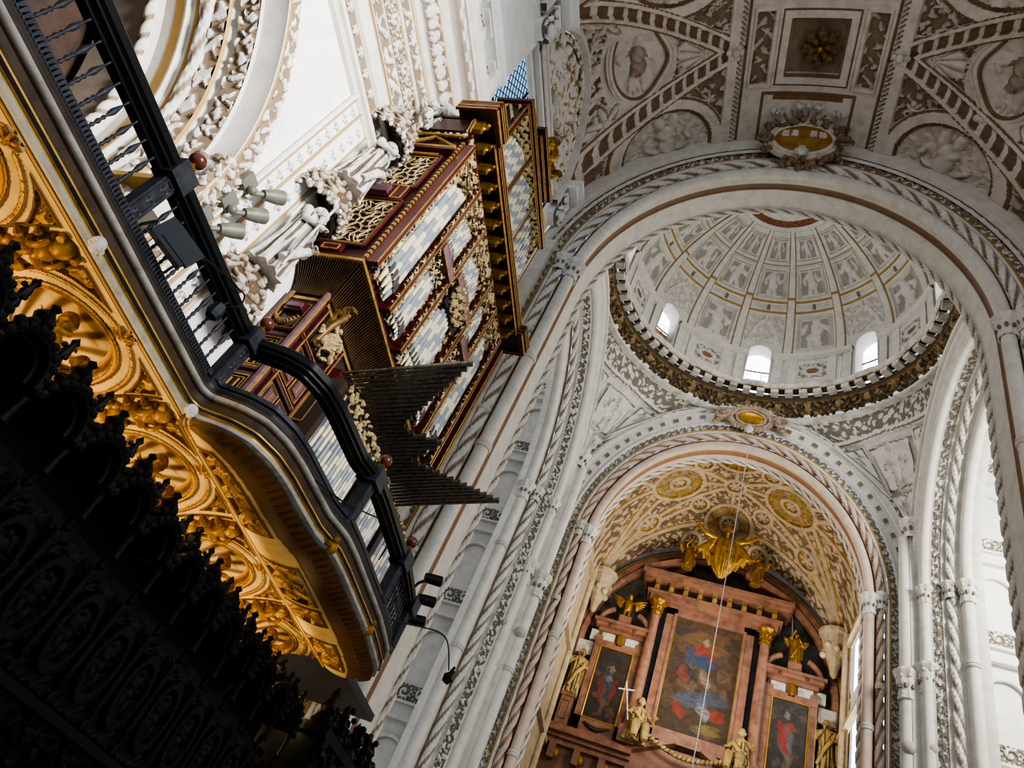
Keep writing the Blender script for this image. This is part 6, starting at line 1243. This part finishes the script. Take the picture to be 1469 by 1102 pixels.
mb.build('scroll_frame', mat('tinted_frame', '#a5937f', rough=.7, dirt=.35, dscale=4), t_); mb = MB(); head(mb, oF+RK@A_([0, -.5, .12]), 2.4, turn=-PI/2); mb.build('mask', 'paleplaster', t_)
mb = MB(); pch = dense(A_([(.22, 22.3, 20.6), (.22, 22.3, 8.0)], float), 240)
mb.tube(pch, .012, 6)
for k in range(0, 240, 2): mb.ball(pch[k], .024, 6, sc=(1, 1, 1.6))
mb.build('lamp_chain', 'chain', None, 'long thin beaded chain hanging from the farther arch in front of the altarpiece', 'chain')
def vault_frame(x, y):
    e = .05; z0 = vaultz(A_([x]), A_([y]))[0]; du = unit(A_([e, 0, vaultz(A_([x+e]), A_([y]))[0]-z0])); dv = unit(A_([0, e, vaultz(A_([x]), A_([y+e]))[0]-z0])); n = unit(np.cross(dv, du)); n = n if n[2] < 0 else -n
    return A_([x, y, z0]), np.stack([unit(np.cross(dv, n)) if False else du, unit(np.cross(n, du)), n], 1)
for s_ in (-1, 1):
    o_, R_ = vault_frame(s_*4.85, 7.9); o_ = o_+R_[:, 2]*.16
    t_ = thing('ceiling_medallion', 'oval ceiling medallion with an ochre relief figure, on the %s side of the vault' % ('left' if s_ < 0 else 'right'), 'medallion', o_, 'medallions in the vault cells')
    q_ = np.linspace(0, 2*PI, 120, endpoint=False)[:, None]; r_ = np.linspace(.02, 1, 50)[None, :]; kx = 1+.28*np.clip(np.cos(q_ if s_ < 0 else q_-PI), 0, 1)**8
    X_, Y_ = .72*r_*np.cos(q_)*kx, 1.05*r_*np.sin(q_); f = np.maximum(putto(-s_*-Y_*0+X_*1., Y_, 1.7, 21), np.maximum(putto(X_, Y_-.6, .8, 5)*.7, putto(X_, Y_+.6, .8, 6)*.7)); br = (np.abs(Y_) < .3)
    MB().relief(np.stack([X_, Y_, 0*X_], -1)@R_.T+o_, f, .14, np.where((np.hypot(X_/.34, Y_/.45) < 1) & (f > .03), .1+.35*f, .7+.3*f), flip=-1, cu=True).build('relief_field', 'vault', t_)
    mb = MB(); q1 = q_[:, 0]; k1 = kx[:, 0]
    for sc_, w_, av in ((1.0, .05, 2), (1.1, .07, 1.), (1.22, .04, .8)): mb.tube(np.stack([.72*sc_*np.cos(q1)*k1, 1.05*sc_*np.sin(q1), 0*q1+.05], 1)@R_.T+o_, w_, 8, a=av, closed=True)
    for e in (-1, 1):
        for k in range(7): mb.ball(o_+R_@A_([-.55+.12*k, e*(1.2+.03*(k % 3)), .08]), .11-.008*k, 7, a=.6)
    mb.build('scrolled_frame', 'vault', t_)
    o_, R_ = vault_frame(s_*2.22, 8.05)
    t_ = thing('vault_boss', 'round flower boss where the ribs meet, on the %s edge of the ceiling strip' % ('left' if s_ < 0 else 'right'), 'boss', o_, 'bosses beside the coffered strip')
    mb = MB(); [mb.ball(o_+R_@A_([.17*math.cos(k*PI/3), .17*math.sin(k*PI/3), .12]), .1, 8) for k in range(6)]; mb.ball(o_+R_[:, 2]*.2, .12, 10); mb.build('flower', mat('pale_boss_%d' % (s_+1), '#d9d0c6', rough=.7), t_)
    mb = MB(); [mb.tube([o_+R_@A_([.12*math.cos(k*PI/2+.4), .12*math.sin(k*PI/2+.4), .05]), o_+R_@A_([.3*math.cos(k*PI/2+.4), .3*math.sin(k*PI/2+.4), .07]), o_+R_@A_([.5*math.cos(k*PI/2+.4), .5*math.sin(k*PI/2+.4), .0])], [.06, .09, .01], 7) for k in range(4)]; mb.build('brown_leaf', mat('brown_leaf_%d' % (s_+1), '#6e4a33', rough=.7), t_)
for c_, w_ in ((8.0, 'beside the keystone cartouche'), (5.45, 'at the top edge of the picture')):
    o_, R_ = vault_frame(.1, c_); t_ = thing('coffer_rosette', 'ochre leaf rosette in a square ceiling coffer, %s' % w_, 'rosette', o_, 'coffer rosettes')
    mb = MB()
    for ring_, (n_, r0, r1, hh) in enumerate(((8, .12, .62, .16), (6, .08, .4, .24))):
        for k in range(n_): an = 2*PI*k/n_+.2*ring_; u_ = A_([math.cos(an), math.sin(an), 0]); mb.tube([o_+R_@(u_*r0+A_([0, 0, hh*.5])), o_+R_@(u_*(r0+r1)*.55+A_([0, 0, hh])), o_+R_@(u_*r1+A_([0, 0, hh*.4]))], [.05, .14-.04*ring_, .02], 8)
    mb.build('leaves', mat('ochre_leaf_%d' % int(c_), '#85683f', rough=.6, dirt=.5, dscale=5), t_)
    mb = MB(); mb.ball(o_+R_[:, 2]*.26, .1, 10); mb.build('centre_knob', 'gold', t_)
